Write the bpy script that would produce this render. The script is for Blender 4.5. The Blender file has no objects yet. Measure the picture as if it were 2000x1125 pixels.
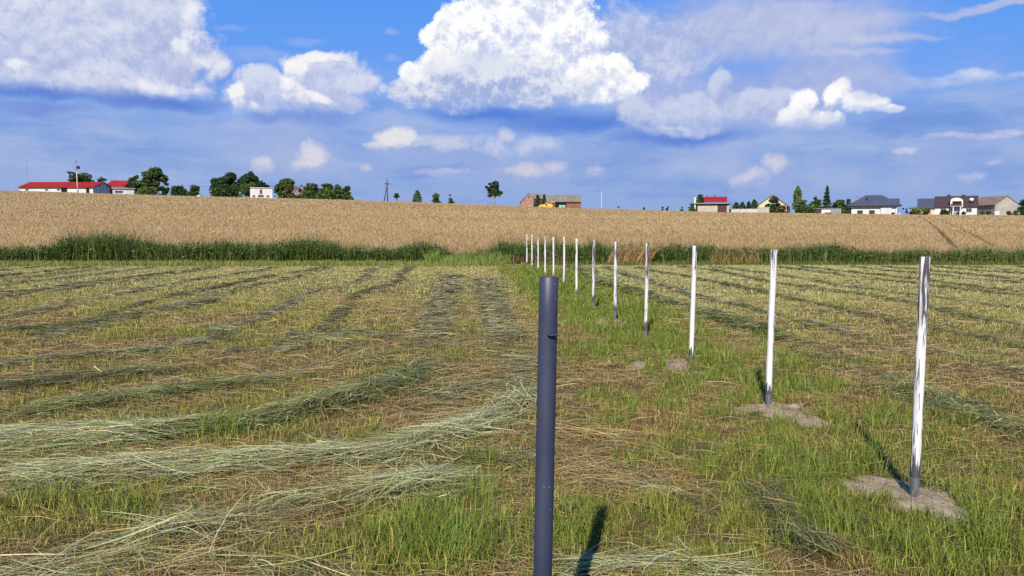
import bpy, bmesh, math, random
import numpy as np
from mathutils import Vector, Matrix

random.seed(7)
RNG = np.random.default_rng(11)
SC = bpy.context.scene
COL = SC.collection

# ------------------------------------------------------------------ camera
FPX, CX, CY = 1570.0, 1000.0, 562.5          # focal length and centre in 2000 px units
EYE = 1.65
PITCH = math.atan((562.5 - 452.0) / FPX)
cam = bpy.data.objects.new('camera', bpy.data.cameras.new('camera'))
COL.objects.link(cam)
cam.location = (0, 0, EYE)
cam.rotation_euler = (math.pi / 2 - PITCH, 0, 0)
cam.data.sensor_width = 36.0
cam.data.lens = FPX / 2000.0 * 36.0
cam.data.clip_start = 0.05
cam.data.clip_end = 20000
SC.camera = cam

def ray(px, py):
    x, y = (px - CX) / FPX, -(py - CY) / FPX
    c, s = math.cos(PITCH), math.sin(PITCH)
    return Vector((x, c + y * s, -s + y * c))

def at(px, py, d):                            # point at depth d (metres along +Y)
    r = ray(px, py)
    return Vector((0, 0, EYE)) + r * (d / r.y)

def gnd(px, py):                              # point on the level field
    r = ray(px, py)
    return Vector((0, 0, EYE)) + r * (-EYE / r.z)

# ------------------------------------------------------------------ noise
def _hash(ix, iy, seed):
    h = (ix.astype(np.int64) * 374761393 + iy.astype(np.int64) * 668265263 + seed * 974711) & 0xffffffff
    h = ((h ^ (h >> 13)) * 1274126177) & 0xffffffff
    h = h ^ (h >> 16)
    return (h & 0xffff) / 65535.0

def vnoise(x, y, seed=0):
    x = np.asarray(x, float); y = np.asarray(y, float)
    ix, iy = np.floor(x), np.floor(y)
    fx, fy = x - ix, y - iy
    fx = fx * fx * (3 - 2 * fx); fy = fy * fy * (3 - 2 * fy)
    a = _hash(ix, iy, seed); b = _hash(ix + 1, iy, seed)
    c = _hash(ix, iy + 1, seed); d = _hash(ix + 1, iy + 1, seed)
    return a + (b - a) * fx + (c - a) * fy + (a - b - c + d) * fx * fy

def fbm(x, y, seed=0, octv=4):
    s, a, t = 0, 0.5, 0
    x = np.asarray(x, float); y = np.asarray(y, float)
    for o in range(octv):
        s = s + a * vnoise(x * 2 ** o, y * 2 ** o, seed + o * 17); t += a; a *= 0.5
    return s / t

def sstep(a, b, x):
    t = np.clip((x - a) / (b - a), 0, 1)
    return t * t * (3 - 2 * t)

# ------------------------------------------------------------------ terrain
CREST = 215.0
_HU = [-900, 0, 100, 200, 300, 400, 500, 600, 700, 800, 900, 1000, 1100, 1200, 1300, 1370, 1500, 1700, 2000, 2900]
_HV = [367, 371.2, 373.2, 376.6, 379.8, 382.6, 385, 387.5, 390, 393.5, 397, 401.5, 405, 407.5, 410.5, 413, 414.5, 417, 419.5, 424]
WHEAT_H = 0.78
_HX = (np.array(_HU) - CX) / FPX * CREST
_HZ = EYE + (452 - np.array(_HV) - 2.4) / FPX * CREST - WHEAT_H

def terrain(x, y):
    x = np.asarray(x, float); y = np.asarray(y, float)
    hc = np.interp(x, _HX, _HZ)
    t = np.clip((y - 44.0) / (CREST - 44.0), 0, 1)
    g = np.where(t < 0.92, t, 0.92 + (t - 0.92) * (1 - (t - 0.92) / 0.16))   # rounds off at the crest
    far = sstep(CREST + 70, 900, y)
    h = hc * g / 0.96 * (1 - 0.75 * far)
    h = h - 0.35 * np.exp(-((y - 41.8) / 1.3) ** 2)                          # shallow ditch
    return h

def tz(x, y):
    return float(terrain(np.array([x]), np.array([y]))[0])

# ------------------------------------------------------------------ tags and meshes
def tag(o, label=None, cat=None, group=None, kind=None):
    if label: o['label'] = label
    if cat: o['category'] = cat
    if group: o['group'] = group
    if kind: o['kind'] = kind
    return o

def empty(name, loc, rz=0.0):
    o = bpy.data.objects.new(name, None)
    o.empty_display_size = 0.2
    COL.objects.link(o)
    o.location = loc; o.rotation_euler = (0, 0, rz)
    return o

def link(name, me, mat, parent=None, loc=None):
    o = bpy.data.objects.new(name, me)
    if mat is not None: me.materials.append(mat)
    COL.objects.link(o)
    if parent is not None: o.parent = parent
    if loc is not None: o.location = loc
    return o

def np_mesh(name, V, faces, tint=None, smooth=False):
    """faces: list of integer arrays (n,k)"""
    me = bpy.data.meshes.new(name)
    me.vertices.add(len(V)); me.vertices.foreach_set('co', np.ascontiguousarray(V, np.float32).ravel())
    idx = np.concatenate([f.ravel() for f in faces]).astype(np.int32)
    sizes = np.concatenate([np.full(len(f), f.shape[1], np.int32) for f in faces])
    starts = np.concatenate([[0], np.cumsum(sizes)[:-1]]).astype(np.int32)
    me.loops.add(len(idx)); me.loops.foreach_set('vertex_index', idx)
    me.polygons.add(len(sizes)); me.polygons.foreach_set('loop_start', starts)
    if not smooth:
        me.polygons.foreach_set('use_smooth', np.zeros(len(sizes), bool))
    me.update(calc_edges=True)
    if tint is not None:
        a = me.attributes.new('tint', 'FLOAT_COLOR', 'POINT')
        c = np.ones((len(V), 4), np.float32); c[:, :3] = tint
        a.data.foreach_set('color', c.ravel())
    return me

class MB:
    """collects boxes, tubes and polygons; build() links them as one mesh object"""
    def __init__(self): self.v = []; self.f = []; self.smooth = []
    def poly(self, pts, sm=False):
        n = len(self.v); self.v += [tuple(p) for p in pts]; self.f.append(list(range(n, n + len(pts)))); self.smooth.append(sm)
    def box(self, x0, x1, y0, y1, z0, z1, M=None):
        P = [Vector(p) for p in ((x0,y0,z0),(x1,y0,z0),(x1,y1,z0),(x0,y1,z0),(x0,y0,z1),(x1,y0,z1),(x1,y1,z1),(x0,y1,z1))]
        if M is not None: P = [M @ p for p in P]
        n = len(self.v); self.v += [tuple(p) for p in P]
        for q in ((0,3,2,1),(4,5,6,7),(0,1,5,4),(1,2,6,5),(2,3,7,6),(3,0,4,7)):
            self.f.append([n + i for i in q]); self.smooth.append(False)
    def tube(self, pts, radii, seg=10, caps=True):
        pts = [Vector(p) for p in pts]
        if not hasattr(radii, '__len__'): radii = [radii] * len(pts)
        n = len(self.v)
        for i, p in enumerate(pts):
            t = (pts[min(i + 1, len(pts) - 1)] - pts[max(i - 1, 0)]).normalized()
            a = t.orthogonal() if abs(t.z) < 0.98 else Vector((1, 0, 0))
            if abs(t.z) < 0.98: a = t.cross(Vector((0, 0, 1)))
            a = (a - t * a.dot(t)).normalized(); b = t.cross(a)
            for k in range(seg):
                w = 2 * math.pi * k / seg
                self.v.append(tuple(p + (a * math.cos(w) + b * math.sin(w)) * radii[i]))
        for i in range(len(pts) - 1):
            for k in range(seg):
                k2 = (k + 1) % seg
                self.f.append([n + i * seg + k, n + i * seg + k2, n + (i + 1) * seg + k2, n + (i + 1) * seg + k]); self.smooth.append(True)
        if caps:
            self.f.append([n + k for k in range(seg)][::-1]); self.smooth.append(False)
            m = n + (len(pts) - 1) * seg
            self.f.append([m + k for k in range(seg)]); self.smooth.append(False)
    def prism(self, sec, x0, x1, caps=None):
        """cross-section in (y,z) swept along x; caps: list of index lists for the ends"""
        n = len(self.v); k = len(sec)
        self.v += [(x0, y, z) for y, z in sec] + [(x1, y, z) for y, z in sec]
        for i in range(k):
            j = (i + 1) % k
            self.f.append([n + i, n + j, n + k + j, n + k + i]); self.smooth.append(False)
        for c in (caps or [list(range(k))]):
            self.f.append([n + i for i in c][::-1]); self.f.append([n + k + i for i in c]); self.smooth += [False, False]
    def mesh(self, name):
        me = bpy.data.meshes.new(name)
        me.from_pydata(self.v, [], self.f)
        me.polygons.foreach_set('use_smooth', self.smooth)
        bm = bmesh.new(); bm.from_mesh(me); bmesh.ops.recalc_face_normals(bm, faces=bm.faces); bm.to_mesh(me); bm.free()
        return me
    def build(self, name, mat, parent=None, rot=None):
        if rot is not None:                      # rotate the shape about z inside its own frame
            c, s = math.cos(rot), math.sin(rot)
            self.v = [(x * c - y * s, x * s + y * c, z) for x, y, z in self.v]
        return link(name, self.mesh(name), mat, parent)

# ------------------------------------------------------------------ materials
def srgb(r, g, b):
    f = lambda c: c / 12.92 if c <= 0.04045 else ((c + 0.055) / 1.055) ** 2.4
    return (f(r / 255), f(g / 255), f(b / 255))

def new_mat(name):
    m = bpy.data.materials.new(name); m.use_nodes = True
    nt = m.node_tree; nt.nodes.clear()
    out = nt.nodes.new('ShaderNodeOutputMaterial')
    return m, nt, out

def N(nt, typ, **kw):
    n = nt.nodes.new(typ)
    for k, v in kw.items():
        if k == 'inp':
            for kk, vv in v.items():
                if isinstance(vv, bpy.types.NodeSocket): nt.links.new(vv, n.inputs[kk])
                else: n.inputs[kk].default_value = vv
        else: setattr(n, k, v)
    return n

def mixc(nt, fac, a, b, blend='MIX'):
    n = nt.nodes.new('ShaderNodeMix'); n.data_type = 'RGBA'; n.blend_type = blend
    for s, v in ((n.inputs[0], fac), (n.inputs[6], a), (n.inputs[7], b)):
        if isinstance(v, bpy.types.NodeSocket): nt.links.new(v, s)
        elif hasattr(v, '__len__'): s.default_value = (*v, 1) if len(v) == 3 else v
        else: s.default_value = v
    return n.outputs[2]

def ramp(nt, fac, a, b):
    n = nt.nodes.new('ShaderNodeMapRange'); n.interpolation_type = 'SMOOTHSTEP'
    nt.links.new(fac, n.inputs[0]); n.inputs[1].default_value = a; n.inputs[2].default_value = b
    return n.outputs[0]

def noise(nt, vec, scale, detail=4, rough=0.55, dist=0.0):
    n = N(nt, 'ShaderNodeTexNoise', inp={'Scale': scale, 'Detail': detail, 'Roughness': rough, 'Distortion': dist})
    if vec is not None: nt.links.new(vec, n.inputs['Vector'])
    return n.outputs[0]

def plain(name, c, var=0.12, scale=0.7, rough=0.75, spec=0.3, c2=None, bump=0.0, stretch=(1, 1, 1)):
    """painted or weathered surface: base colour, blotchy wear in a second colour"""
    c = tuple(0.82 * v for v in c); c2 = c2 and tuple(0.82 * v for v in c2)
    m, nt, out = new_mat(name)
    tc = N(nt, 'ShaderNodeTexCoord').outputs['Object']
    mp = N(nt, 'ShaderNodeMapping', inp={'Vector': tc, 'Scale': stretch}).outputs[0]
    n1 = noise(nt, mp, scale, 5, 0.65)
    n2 = noise(nt, mp, scale * 9, 3)
    c2 = c2 or tuple(v * (1 - 2.2 * var) for v in c)
    col = mixc(nt, ramp(nt, n1, 0.35, 0.7), c, c2)
    col = mixc(nt, ramp(nt, n2, 0.45, 0.8), col, tuple(v * (1 - var) for v in c2))
    p = N(nt, 'ShaderNodeBsdfPrincipled', inp={'Base Color': col, 'Roughness': rough, 'Specular IOR Level': spec})
    if bump:
        b = N(nt, 'ShaderNodeBump', inp={'Height': n2, 'Strength': bump, 'Distance': 0.02})
        nt.links.new(b.outputs[0], p.inputs['Normal'])
    nt.links.new(p.outputs[0], out.inputs[0])
    return m

def leafy(name, trans=0.3, gloss=0.25, rough=0.5):
    """thin plant matter: every blade or leaf brings its own colour in the 'tint' attribute"""
    m, nt, out = new_mat(name)
    at_ = N(nt, 'ShaderNodeAttribute', attribute_name='tint').outputs['Color']
    p = N(nt, 'ShaderNodeBsdfPrincipled', inp={'Base Color': at_, 'Roughness': rough, 'Specular IOR Level': gloss})
    t = N(nt, 'ShaderNodeBsdfTranslucent', inp={'Color': at_})
    mx = N(nt, 'ShaderNodeMixShader', inp={0: trans, 1: p.outputs[0], 2: t.outputs[0]})
    nt.links.new(mx.outputs[0], out.inputs[0])
    return m
# ------------------------------------------------------------------ light and sky
SUN_EL = math.radians(38.0)
SUN_AZ = math.radians(12.6)                   # light travels forward and a little to the right
EXPOSURE = 0.9
SKY_STRENGTH = 0.1
sun = bpy.data.objects.new('sun', bpy.data.lights.new('sun', 'SUN'))
COL.objects.link(sun)
sun.data.energy = 5.0
sun.data.angle = math.radians(0.53)
sun.data.color = (1.0, 0.90, 0.75)
sun.rotation_euler = Vector((math.sin(SUN_AZ) * math.cos(SUN_EL), math.cos(SUN_AZ) * math.cos(SUN_EL), -math.sin(SUN_EL))).to_track_quat('-Z', 'Y').to_euler()
sun.location = (-20, -60, 60)

world = bpy.data.worlds.new('World'); SC.world = world
world.use_nodes = True
wt = world.node_tree; wt.nodes.clear()

class F:
    """arithmetic on node sockets"""
    def __init__(self, s): self.s = s
    @staticmethod
    def m(op, *a, clamp=False):
        n = wt.nodes.new('ShaderNodeMath'); n.operation = op; n.use_clamp = clamp
        for i, v in enumerate(a):
            if isinstance(v, F): wt.links.new(v.s, n.inputs[i])
            else: n.inputs[i].default_value = v
        return F(n.outputs[0])
    def __add__(s, o): return F.m('ADD', s, o)
    __radd__ = __add__
    def __sub__(s, o): return F.m('SUBTRACT', s, o)
    def __rsub__(s, o): return F.m('SUBTRACT', o, s)
    def __mul__(s, o): return F.m('MULTIPLY', s, o)
    __rmul__ = __mul__
    def __truediv__(s, o): return F.m('DIVIDE', s, o)
    def step(s, a, b):
        n = wt.nodes.new('ShaderNodeMapRange'); n.interpolation_type = 'SMOOTHSTEP'
        wt.links.new(s.s, n.inputs[0]); n.inputs[1].default_value = a; n.inputs[2].default_value = b
        return F(n.outputs[0])

def vmath(op, *a):
    n = wt.nodes.new('ShaderNodeVectorMath'); n.operation = op
    for i, v in enumerate(a):
        if isinstance(v, bpy.types.NodeSocket): wt.links.new(v, n.inputs[i])
        else: n.inputs[i].default_value = v
    return n

dirv = N(wt, 'ShaderNodeTexCoord').outputs['Generated']
sep = N(wt, 'ShaderNodeSeparateXYZ', inp={0: dirv})
dx, dy, dz = (F(sep.outputs[i]) for i in range(3))
az = F.m('ARCTAN2', dx, dy)
el = F.m('ARCSINE', dz)
P0 = N(wt, 'ShaderNodeCombineXYZ', inp={0: az.s, 1: el.s}).outputs[0]

def dirof(px, py):
    r = ray(px, py).normalized()
    return math.atan2(r.x, r.y), math.asin(r.z)

# slow warp of the outlines, then two looks at the billows (the second one shifted towards the sun)
w1 = N(wt, 'ShaderNodeTexNoise', inp={'Vector': P0, 'Scale': 9.0, 'Detail': 5.0, 'Roughness': 0.6})
wv = vmath('SUBTRACT', w1.outputs['Color'], (0.5, 0.5, 0.5)).outputs[0]
PW = vmath('MULTIPLY_ADD', wv, (0.055, 0.04, 0), P0).outputs[0]
w2 = N(wt, 'ShaderNodeTexNoise', inp={'Vector': P0, 'Scale': 45.0, 'Detail': 4.0, 'Roughness': 0.6})
wv2 = vmath('SUBTRACT', w2.outputs['Color'], (0.5, 0.5, 0.5)).outputs[0]
PQ = vmath('MULTIPLY_ADD', wv2, (0.007, 0.007, 0), PW).outputs[0]

def puffs(off):
    v = vmath('ADD', PQ, off).outputs[0]
    n = N(wt, 'ShaderNodeTexVoronoi', voronoi_dimensions='2D', feature='SMOOTH_F1', normalize=True,
          inp={'Vector': v, 'Scale': 27.0, 'Detail': 4.0, 'Roughness': 0.66, 'Lacunarity': 2.2, 'Smoothness': 0.12})
    return 1.0 - F(n.outputs['Distance'])
q0 = puffs((0, 0, 0))
q1 = puffs((-0.003, 0.010, 0))
relief = q0 - q1                               # above 0 where a billow faces the sun
def tex(vec, sc, det, ro): return F(N(wt, 'ShaderNodeTexNoise', inp={'Vector': vec, 'Scale': sc, 'Detail': det, 'Roughness': ro}).outputs[0])
fine = tex(PQ, 60.0, 5.0, 0.65)
soft = tex(vmath('MULTIPLY', PW, (1.0, 2.2, 1.0)).outputs[0], 9.0, 6.0, 0.6)
streak = tex(vmath('MULTIPLY', PW, (1.0, 6.0, 1.0)).outputs[0], 5.0, 6.0, 0.62)
PWL = vmath('ADD', PW, (-0.007, 0.018, 0)).outputs[0]

def field(blobs, P=None):
    """union of ellipses (px, py, rx, ry in photo pixels) as directions in the sky: 1 in the middle, 0 on the rim"""
    acc = None
    for (px, py, rx, ry) in blobs:
        a, e = dirof(px, py)
        a2, _ = dirof(px + rx, py); _, e2 = dirof(px, py - ry)
        ia, ie = 1.0 / abs(a2 - a), 1.0 / abs(e2 - e)
        v = vmath('MULTIPLY_ADD', P or PW, (ia, ie, 0), (-a * ia, -e * ie, 0)).outputs[0]
        r2 = F(vmath('DOT_PRODUCT', v, v).outputs['Value'])
        acc = r2 if acc is None else F.m('SMOOTH_MIN', acc, r2, 0.3)
    return 1.0 - acc

K = 1.0 / SKY_STRENGTH / 2 ** EXPOSURE
def skyc(r, g, b): return tuple(c * K for c in srgb(r, g, b))

sky = N(wt, 'ShaderNodeTexSky', sky_type='NISHITA', sun_disc=False, sun_elevation=SUN_EL,
        sun_rotation=math.radians(180) + SUN_AZ, altitude=100.0, air_density=1.0, dust_density=0.6, ozone_density=3.0)
base = sky.outputs[0]
# clear air: a deeper blue between the clouds
upper = el.step(0.02, 0.30)
clear = mixc(wt, upper.s, skyc(118, 156, 226), skyc(78, 148, 241))
cur = mixc(wt, 0.9, base, clear)

def layer(cur, blobs, lit, shade, amp=0.9, edge=0.35, opac=1.0, gain=2.6, bias=0.5, form=0.0, fade=None, detail='puff', thr=0.0):
    """one cloud: outline broken up by billows, shaded by relief; fade = (py where it is gone, py where it is full)"""
    B = field(blobs)
    if detail == 'puff': D = B + (q0 - 0.60) * (amp * 2.6) + (fine - 0.5) * (amp * 0.9)
    elif detail == 'soft': D = B + (soft - 0.5) * (amp * 2.6) + (fine - 0.5) * (amp * 0.45)
    else: D = B + (streak - 0.5) * (amp * 2.8) + (fine - 0.5) * (amp * 0.2)
    mask = D.step(thr, thr + edge) * opac
    if fade:
        e0, e1 = dirof(1000, fade[0])[1], dirof(1000, fade[1])[1]
        mask = mask * (el + (soft - 0.5) * 0.045 + (fine - 0.5) * 0.012).step(e0, e1)
    s = relief * gain + (fine - 0.5) * 0.35 + (soft - 0.5) * 0.7 + bias
    if form: s = s + (B - field(blobs, PWL)) * form
    s = s.step(0.0, 1.0)
    return mixc(wt, mask.s, cur, mixc(wt, s.s, skyc(*shade), skyc(*lit)))

# -- thin lilac veil over the lower half of the sky
lowveil = (1.0 - (el + (streak - 0.5) * 0.14 + (soft - 0.5) * 0.06).step(0.06, 0.20)) * 0.9
veilc = mixc(wt, streak.step(0.3, 0.72).s, skyc(128, 158, 216), skyc(158, 178, 220))
veilc = mixc(wt, (1.0 - el.step(0.045, 0.13)).s, veilc, skyc(146, 171, 221))
cur = mixc(wt, lowveil.s, cur, veilc)
deck = (streak * 0.55 + soft * 0.75).step(0.56, 0.86) * (el.step(0.03, 0.07)) * (1.0 - el.step(0.13, 0.22)) * 0.75
cur = mixc(wt, deck.s, cur, skyc(177, 190, 223))
gap = (streak * 0.7 + soft * 0.45).step(0.56, 0.40) * (1.0 - el.step(0.14, 0.22)) * 0.55
cur = mixc(wt, gap.s, cur, skyc(108, 146, 221))
# -- altostratus sheets
SH = (152, 168, 220)
cur = layer(cur, [(1460, 60, 430, 100), (1230, 120, 260, 120), (1600, 150, 220, 80), (1400, 190, 340, 80)], (190, 199, 229), SH, amp=0.55, edge=1.38, opac=0.95, gain=0.5, detail='soft', thr=-0.15)
cur = layer(cur, [(1640, 45, 190, 26), (1650, 105, 160, 10), (1700, 75, 170, 12), (1940, 4, 200, 10), (1560, 22, 120, 12)], (196, 202, 230), (176, 187, 226), amp=0.5, edge=1.12, opac=0.85, gain=0.5, detail='streak')
cur = layer(cur, [(600, 78, 48, 14), (455, 45, 55, 9), (520, 108, 120, 24), (765, 55, 20, 9), (765, 115, 22, 12)], (166, 186, 236), (146, 174, 236), amp=0.7, edge=1.12, opac=0.65, gain=0.5, detail='streak')
cur = layer(cur, [(1500, 85, 260, 46), (1420, 40, 220, 40), (1640, 70, 150, 26)], (204, 210, 232), (168, 182, 223), amp=0.6, edge=1.62, opac=0.8, gain=0.9, detail='soft', thr=-0.1)
cur = layer(cur, [(1280, 80, 110, 54), (1225, 60, 80, 70), (1330, 120, 70, 40)], (212, 218, 237), (172, 186, 226), amp=0.93, edge=1.50, opac=0.8, gain=2.2)
# -- the large cloud at the left
cur = layer(cur, [(290, 194, 190, 24), (70, 178, 150, 20)], (92, 128, 213), (84, 121, 210), amp=0.22, edge=1.25, opac=0.9, gain=0.4, detail='soft', thr=-0.05)
cur = layer(cur, [(90, 208, 130, 14), (60, 215, 70, 10)], (112, 138, 212), (108, 136, 212), amp=0.4, edge=1.25, opac=0.7, gain=0.4, detail='streak')
cur = layer(cur, [(140, 70, 290, 120), (300, 40, 112, 110), (345, 110, 80, 60), (220, 150, 210, 52), (50, 140, 130, 50), (375, 176, 62, 22), (424, 125, 34, 34)], (220, 225, 241), (172, 184, 224), amp=0.65, edge=0.69, gain=1.5, bias=0.42, form=0.55, fade=(224, 184))
cur = layer(cur, [(376, 40, 30, 50), (352, 92, 28, 26), (396, 118, 46, 18), (300, 172, 70, 20), (392, 180, 40, 18), (38, 122, 26, 14)], (247, 247, 250), (208, 215, 238), amp=0.93, edge=1.62, opac=0.75, gain=2.2, bias=0.50, form=0.35, thr=-0.1, fade=(218, 186))
# -- the middle-left cloud
cur = layer(cur, [(600, 236, 120, 20), (520, 232, 60, 18)], (112, 142, 214), (104, 136, 212), amp=0.3, edge=1.25, opac=0.8, gain=0.4, detail='soft')
cur = layer(cur, [(560, 190, 120, 46), (520, 165, 64, 36), (640, 150, 84, 56), (690, 165, 60, 26), (610, 205, 110, 34)], (212, 218, 239), (168, 182, 225), amp=0.70, edge=0.75, gain=1.6, bias=0.5, form=0.4, fade=(250, 195))
cur = layer(cur, [(590, 134, 34, 30), (632, 112, 52, 14), (580, 170, 26, 22), (606, 196, 50, 14), (470, 178, 16, 20), (476, 212, 20, 24), (492, 210, 14, 10)], (249, 247, 247), (205, 212, 236), amp=0.85, edge=0.94, opac=0.88, gain=2.6, bias=0.48, form=0.45, fade=(244, 192))
# -- the big bright tower in the middle
cur = layer(cur, [(1120, 242, 270, 32), (960, 224, 200, 26), (1330, 268, 190, 24)], (80, 126, 216), (74, 120, 213), amp=0.25, edge=1.38, opac=0.92, gain=0.4, detail='soft', thr=-0.05)
cur = layer(cur, [(1010, 70, 150, 112), (930, 60, 82, 64), (1090, 70, 95, 92), (865, 72, 48, 34), (1120, 140, 116, 52), (1195, 160, 66, 36), (1150, 185, 64, 26), (815, 152, 40, 34), (870, 120, 52, 44), (950, 140, 120, 60)], (255, 255, 255), (200, 210, 238), amp=0.70, edge=0.45, gain=3.2, bias=0.56, form=0.5, fade=(222, 180))
cur = layer(cur, [(945, 160, 160, 56), (830, 190, 90, 34), (1080, 176, 80, 34), (900, 205, 120, 22), (960, 132, 80, 30), (880, 130, 50, 28)], (222, 227, 241), (160, 177, 222), amp=0.80, edge=0.69, opac=0.95, gain=2.8, bias=0.42, form=0.45, fade=(232, 190))
cur = layer(cur, [(1150, 150, 80, 16), (1060, 120, 60, 12), (805, 148, 24, 20), (870, 112, 30, 22), (1215, 158, 34, 26)], (255, 253, 250), (224, 228, 241), amp=0.93, edge=1.62, opac=0.8, gain=2.4, bias=0.65)
# -- the long soft cloud right of it and its bright neighbours
cur = layer(cur, [(1370, 222, 160, 50), (1416, 176, 26, 42), (1490, 205, 80, 38), (1240, 222, 50, 36), (1560, 240, 100, 28), (1340, 246, 130, 28)], (202, 210, 235), (160, 178, 224), amp=0.70, edge=0.85, opac=0.93, gain=1.6, bias=0.5, form=0.4, fade=(282, 232))
cur = layer(cur, [(1350, 258, 70, 12), (1320, 250, 40, 8)], (232, 235, 245), (200, 210, 236), amp=0.78, edge=1.62, opac=0.6, gain=1.5)
cur = layer(cur, [(1565, 205, 34, 34), (1560, 232, 48, 24), (1610, 238, 54, 20), (1640, 190, 32, 28), (1682, 205, 46, 20), (1728, 217, 32, 9)], (254, 252, 252), (204, 213, 239), amp=0.70, edge=0.71, gain=2.6, bias=0.50, form=0.5, fade=(272, 214))
cur = layer(cur, [(1790, 176, 46, 30), (1840, 162, 60, 18), (1890, 146, 60, 15), (1970, 146, 80, 10)], (228, 229, 240), (172, 188, 230), amp=0.62, edge=1.50, opac=0.9, gain=2.0, bias=0.55, form=0.3, fade=(212, 170))
cur = layer(cur, [(1740, 165, 110, 30), (1700, 190, 50, 20)], (174, 190, 231), (150, 172, 226), amp=0.6, edge=1.25, opac=0.6, gain=0.8, detail='soft')
# -- small low clouds near the horizon
cur = layer(cur, [(870, 300, 260, 40), (560, 275, 170, 60), (1000, 335, 150, 22), (600, 325, 90, 30), (1470, 330, 120, 50), (1870, 300, 160, 60)], (168, 183, 224), (150, 170, 222), amp=0.7, edge=1.62, opac=0.55, gain=0.8, detail='soft', thr=-0.2)
WL, WS = (234, 229, 230), (168, 183, 225)
cur = layer(cur, [(772, 270, 46, 22), (742, 284, 36, 12)], (244, 239, 236), (178, 190, 226), amp=0.70, edge=0.94, opac=0.78, gain=2.4, bias=0.6, form=0.3, fade=(302, 278))
cur = layer(cur, [(880, 284, 110, 20), (985, 272, 24, 20), (960, 292, 60, 18), (1050, 290, 70, 24)], (214, 217, 235), (156, 175, 223), amp=0.70, edge=1.50, opac=0.72, gain=1.8, bias=0.55, form=0.2, fade=(318, 285))
cur = layer(cur, [(1030, 334, 74, 16), (1080, 328, 28, 14), (1118, 344, 24, 9), (860, 338, 76, 9), (722, 324, 18, 11), (1165, 334, 24, 14)], (220, 214, 224), WS, amp=0.70, edge=1.50, opac=0.75, gain=2.0, bias=0.55, form=0.2, fade=(356, 330))
cur = layer(cur, [(608, 300, 36, 28), (598, 322, 34, 18), (505, 318, 30, 18)], (232, 226, 228), WS, amp=0.78, edge=1.31, opac=0.75, gain=2.2, bias=0.55, form=0.25, fade=(346, 305))
cur = layer(cur, [(1462, 348, 52, 20), (1512, 316, 28, 24), (1490, 334, 40, 18)], (226, 219, 226), WS, amp=0.78, edge=1.31, opac=0.77, gain=2.2, bias=0.55, form=0.25, fade=(376, 335))
cur = layer(cur, [(1772, 301, 32, 9), (1897, 346, 44, 13), (1895, 270, 120, 9), (1980, 258, 50, 8), (1950, 318, 26, 6)], (212, 213, 232), (156, 175, 225), amp=0.45, edge=1.12, opac=0.8, gain=1.4, bias=0.6, detail='soft')
cur = layer(cur, [(1150, 300, 120, 24), (1240, 320, 60, 16), (420, 320, 60, 14), (1575, 355, 40, 10), (700, 300, 60, 20)], (146, 168, 222), (138, 162, 220), amp=0.6, edge=1.25, opac=0.6, gain=0.8, detail='soft')

bg = N(wt, 'ShaderNodeBackground', inp={'Color': cur, 'Strength': SKY_STRENGTH})
wo = N(wt, 'ShaderNodeOutputWorld', inp={0: bg.outputs[0]})
world.cycles.sampling_method = 'MANUAL'
world.cycles.sample_map_resolution = 256

SC.view_settings.view_transform = 'Standard'
SC.view_settings.look = 'None'
SC.view_settings.exposure = EXPOSURE
SC.view_settings.gamma = 1.0
SC.cycles.max_bounces = 5
SC.cycles.diffuse_bounces = 2
SC.cycles.glossy_bounces = 2
SC.cycles.transmission_bounces = 2
SC.cycles.use_denoising = False
SC.cycles.sample_clamp_indirect = 6.0
# ------------------------------------------------------------------ ground
def post_x(y): return 2.737 - 0.0535 * y       # the row of white posts, as a line on the ground

def grid_axis(parts):
    out = [parts[0][0]]
    for a, b, n in parts: out += list(np.linspace(a, b, n + 1)[1:])
    return np.array(out)

def soil_h(x, y):
    near = sstep(60, 20, y) * (np.abs(x) < 60)
    return near * (0.05 * (fbm(x * 1.1, y * 1.1, 3, 4) - 0.5) + 0.025 * (fbm(x * 5, y * 5, 5, 3) - 0.5))

def ground_h(x, y): return terrain(x, y) + soil_h(x, y)

gx = grid_axis([(-4000, -600, 8), (-600, -200, 12), (-200, -60, 24), (-60, -16, 40), (-16, 16, 180), (16, 60, 40), (60, 200, 24), (200, 600, 12), (600, 4000, 8)])
gy = grid_axis([(-60, 0, 12), (0, 16, 120), (16, 40, 80), (40, 46, 24), (46, 100, 40), (100, 300, 60), (300, 1000, 30), (1000, 6000, 10)])
X, Y = np.meshgrid(gx, gy)
Z = ground_h(X, Y)
nx, ny = len(gx), len(gy)
ii = (np.arange(ny - 1)[:, None] * nx + np.arange(nx - 1)[None]).ravel()
ground_me = np_mesh('ground', np.stack([X.ravel(), Y.ravel(), Z.ravel()], 1), [np.stack([ii, ii + 1, ii + nx + 1, ii + nx], 1)], smooth=True)

m, nt, out = new_mat('field_soil')
pos = N(nt, 'ShaderNodeNewGeometry').outputs['Position']
n1 = noise(nt, pos, 0.9, 6, 0.62)
n2 = noise(nt, pos, 9.0, 5, 0.6)
n3 = noise(nt, pos, 55.0, 4, 0.6)
c = mixc(nt, ramp(nt, n1, 0.38, 0.62), (0.105, 0.068, 0.034), (0.085, 0.068, 0.026))
c = mixc(nt, ramp(nt, n2, 0.42, 0.66), c, (0.165, 0.108, 0.055))
c = mixc(nt, ramp(nt, n3, 0.45, 0.70), c, (0.038, 0.026, 0.013))
p = N(nt, 'ShaderNodeBsdfPrincipled', inp={'Base Color': c, 'Roughness': 0.95, 'Specular IOR Level': 0.1})
b = N(nt, 'ShaderNodeBump', inp={'Height': n3, 'Strength': 0.8, 'Distance': 0.03})
nt.links.new(b.outputs[0], p.inputs['Normal'])
nt.links.new(p.outputs[0], out.inputs[0])
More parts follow.
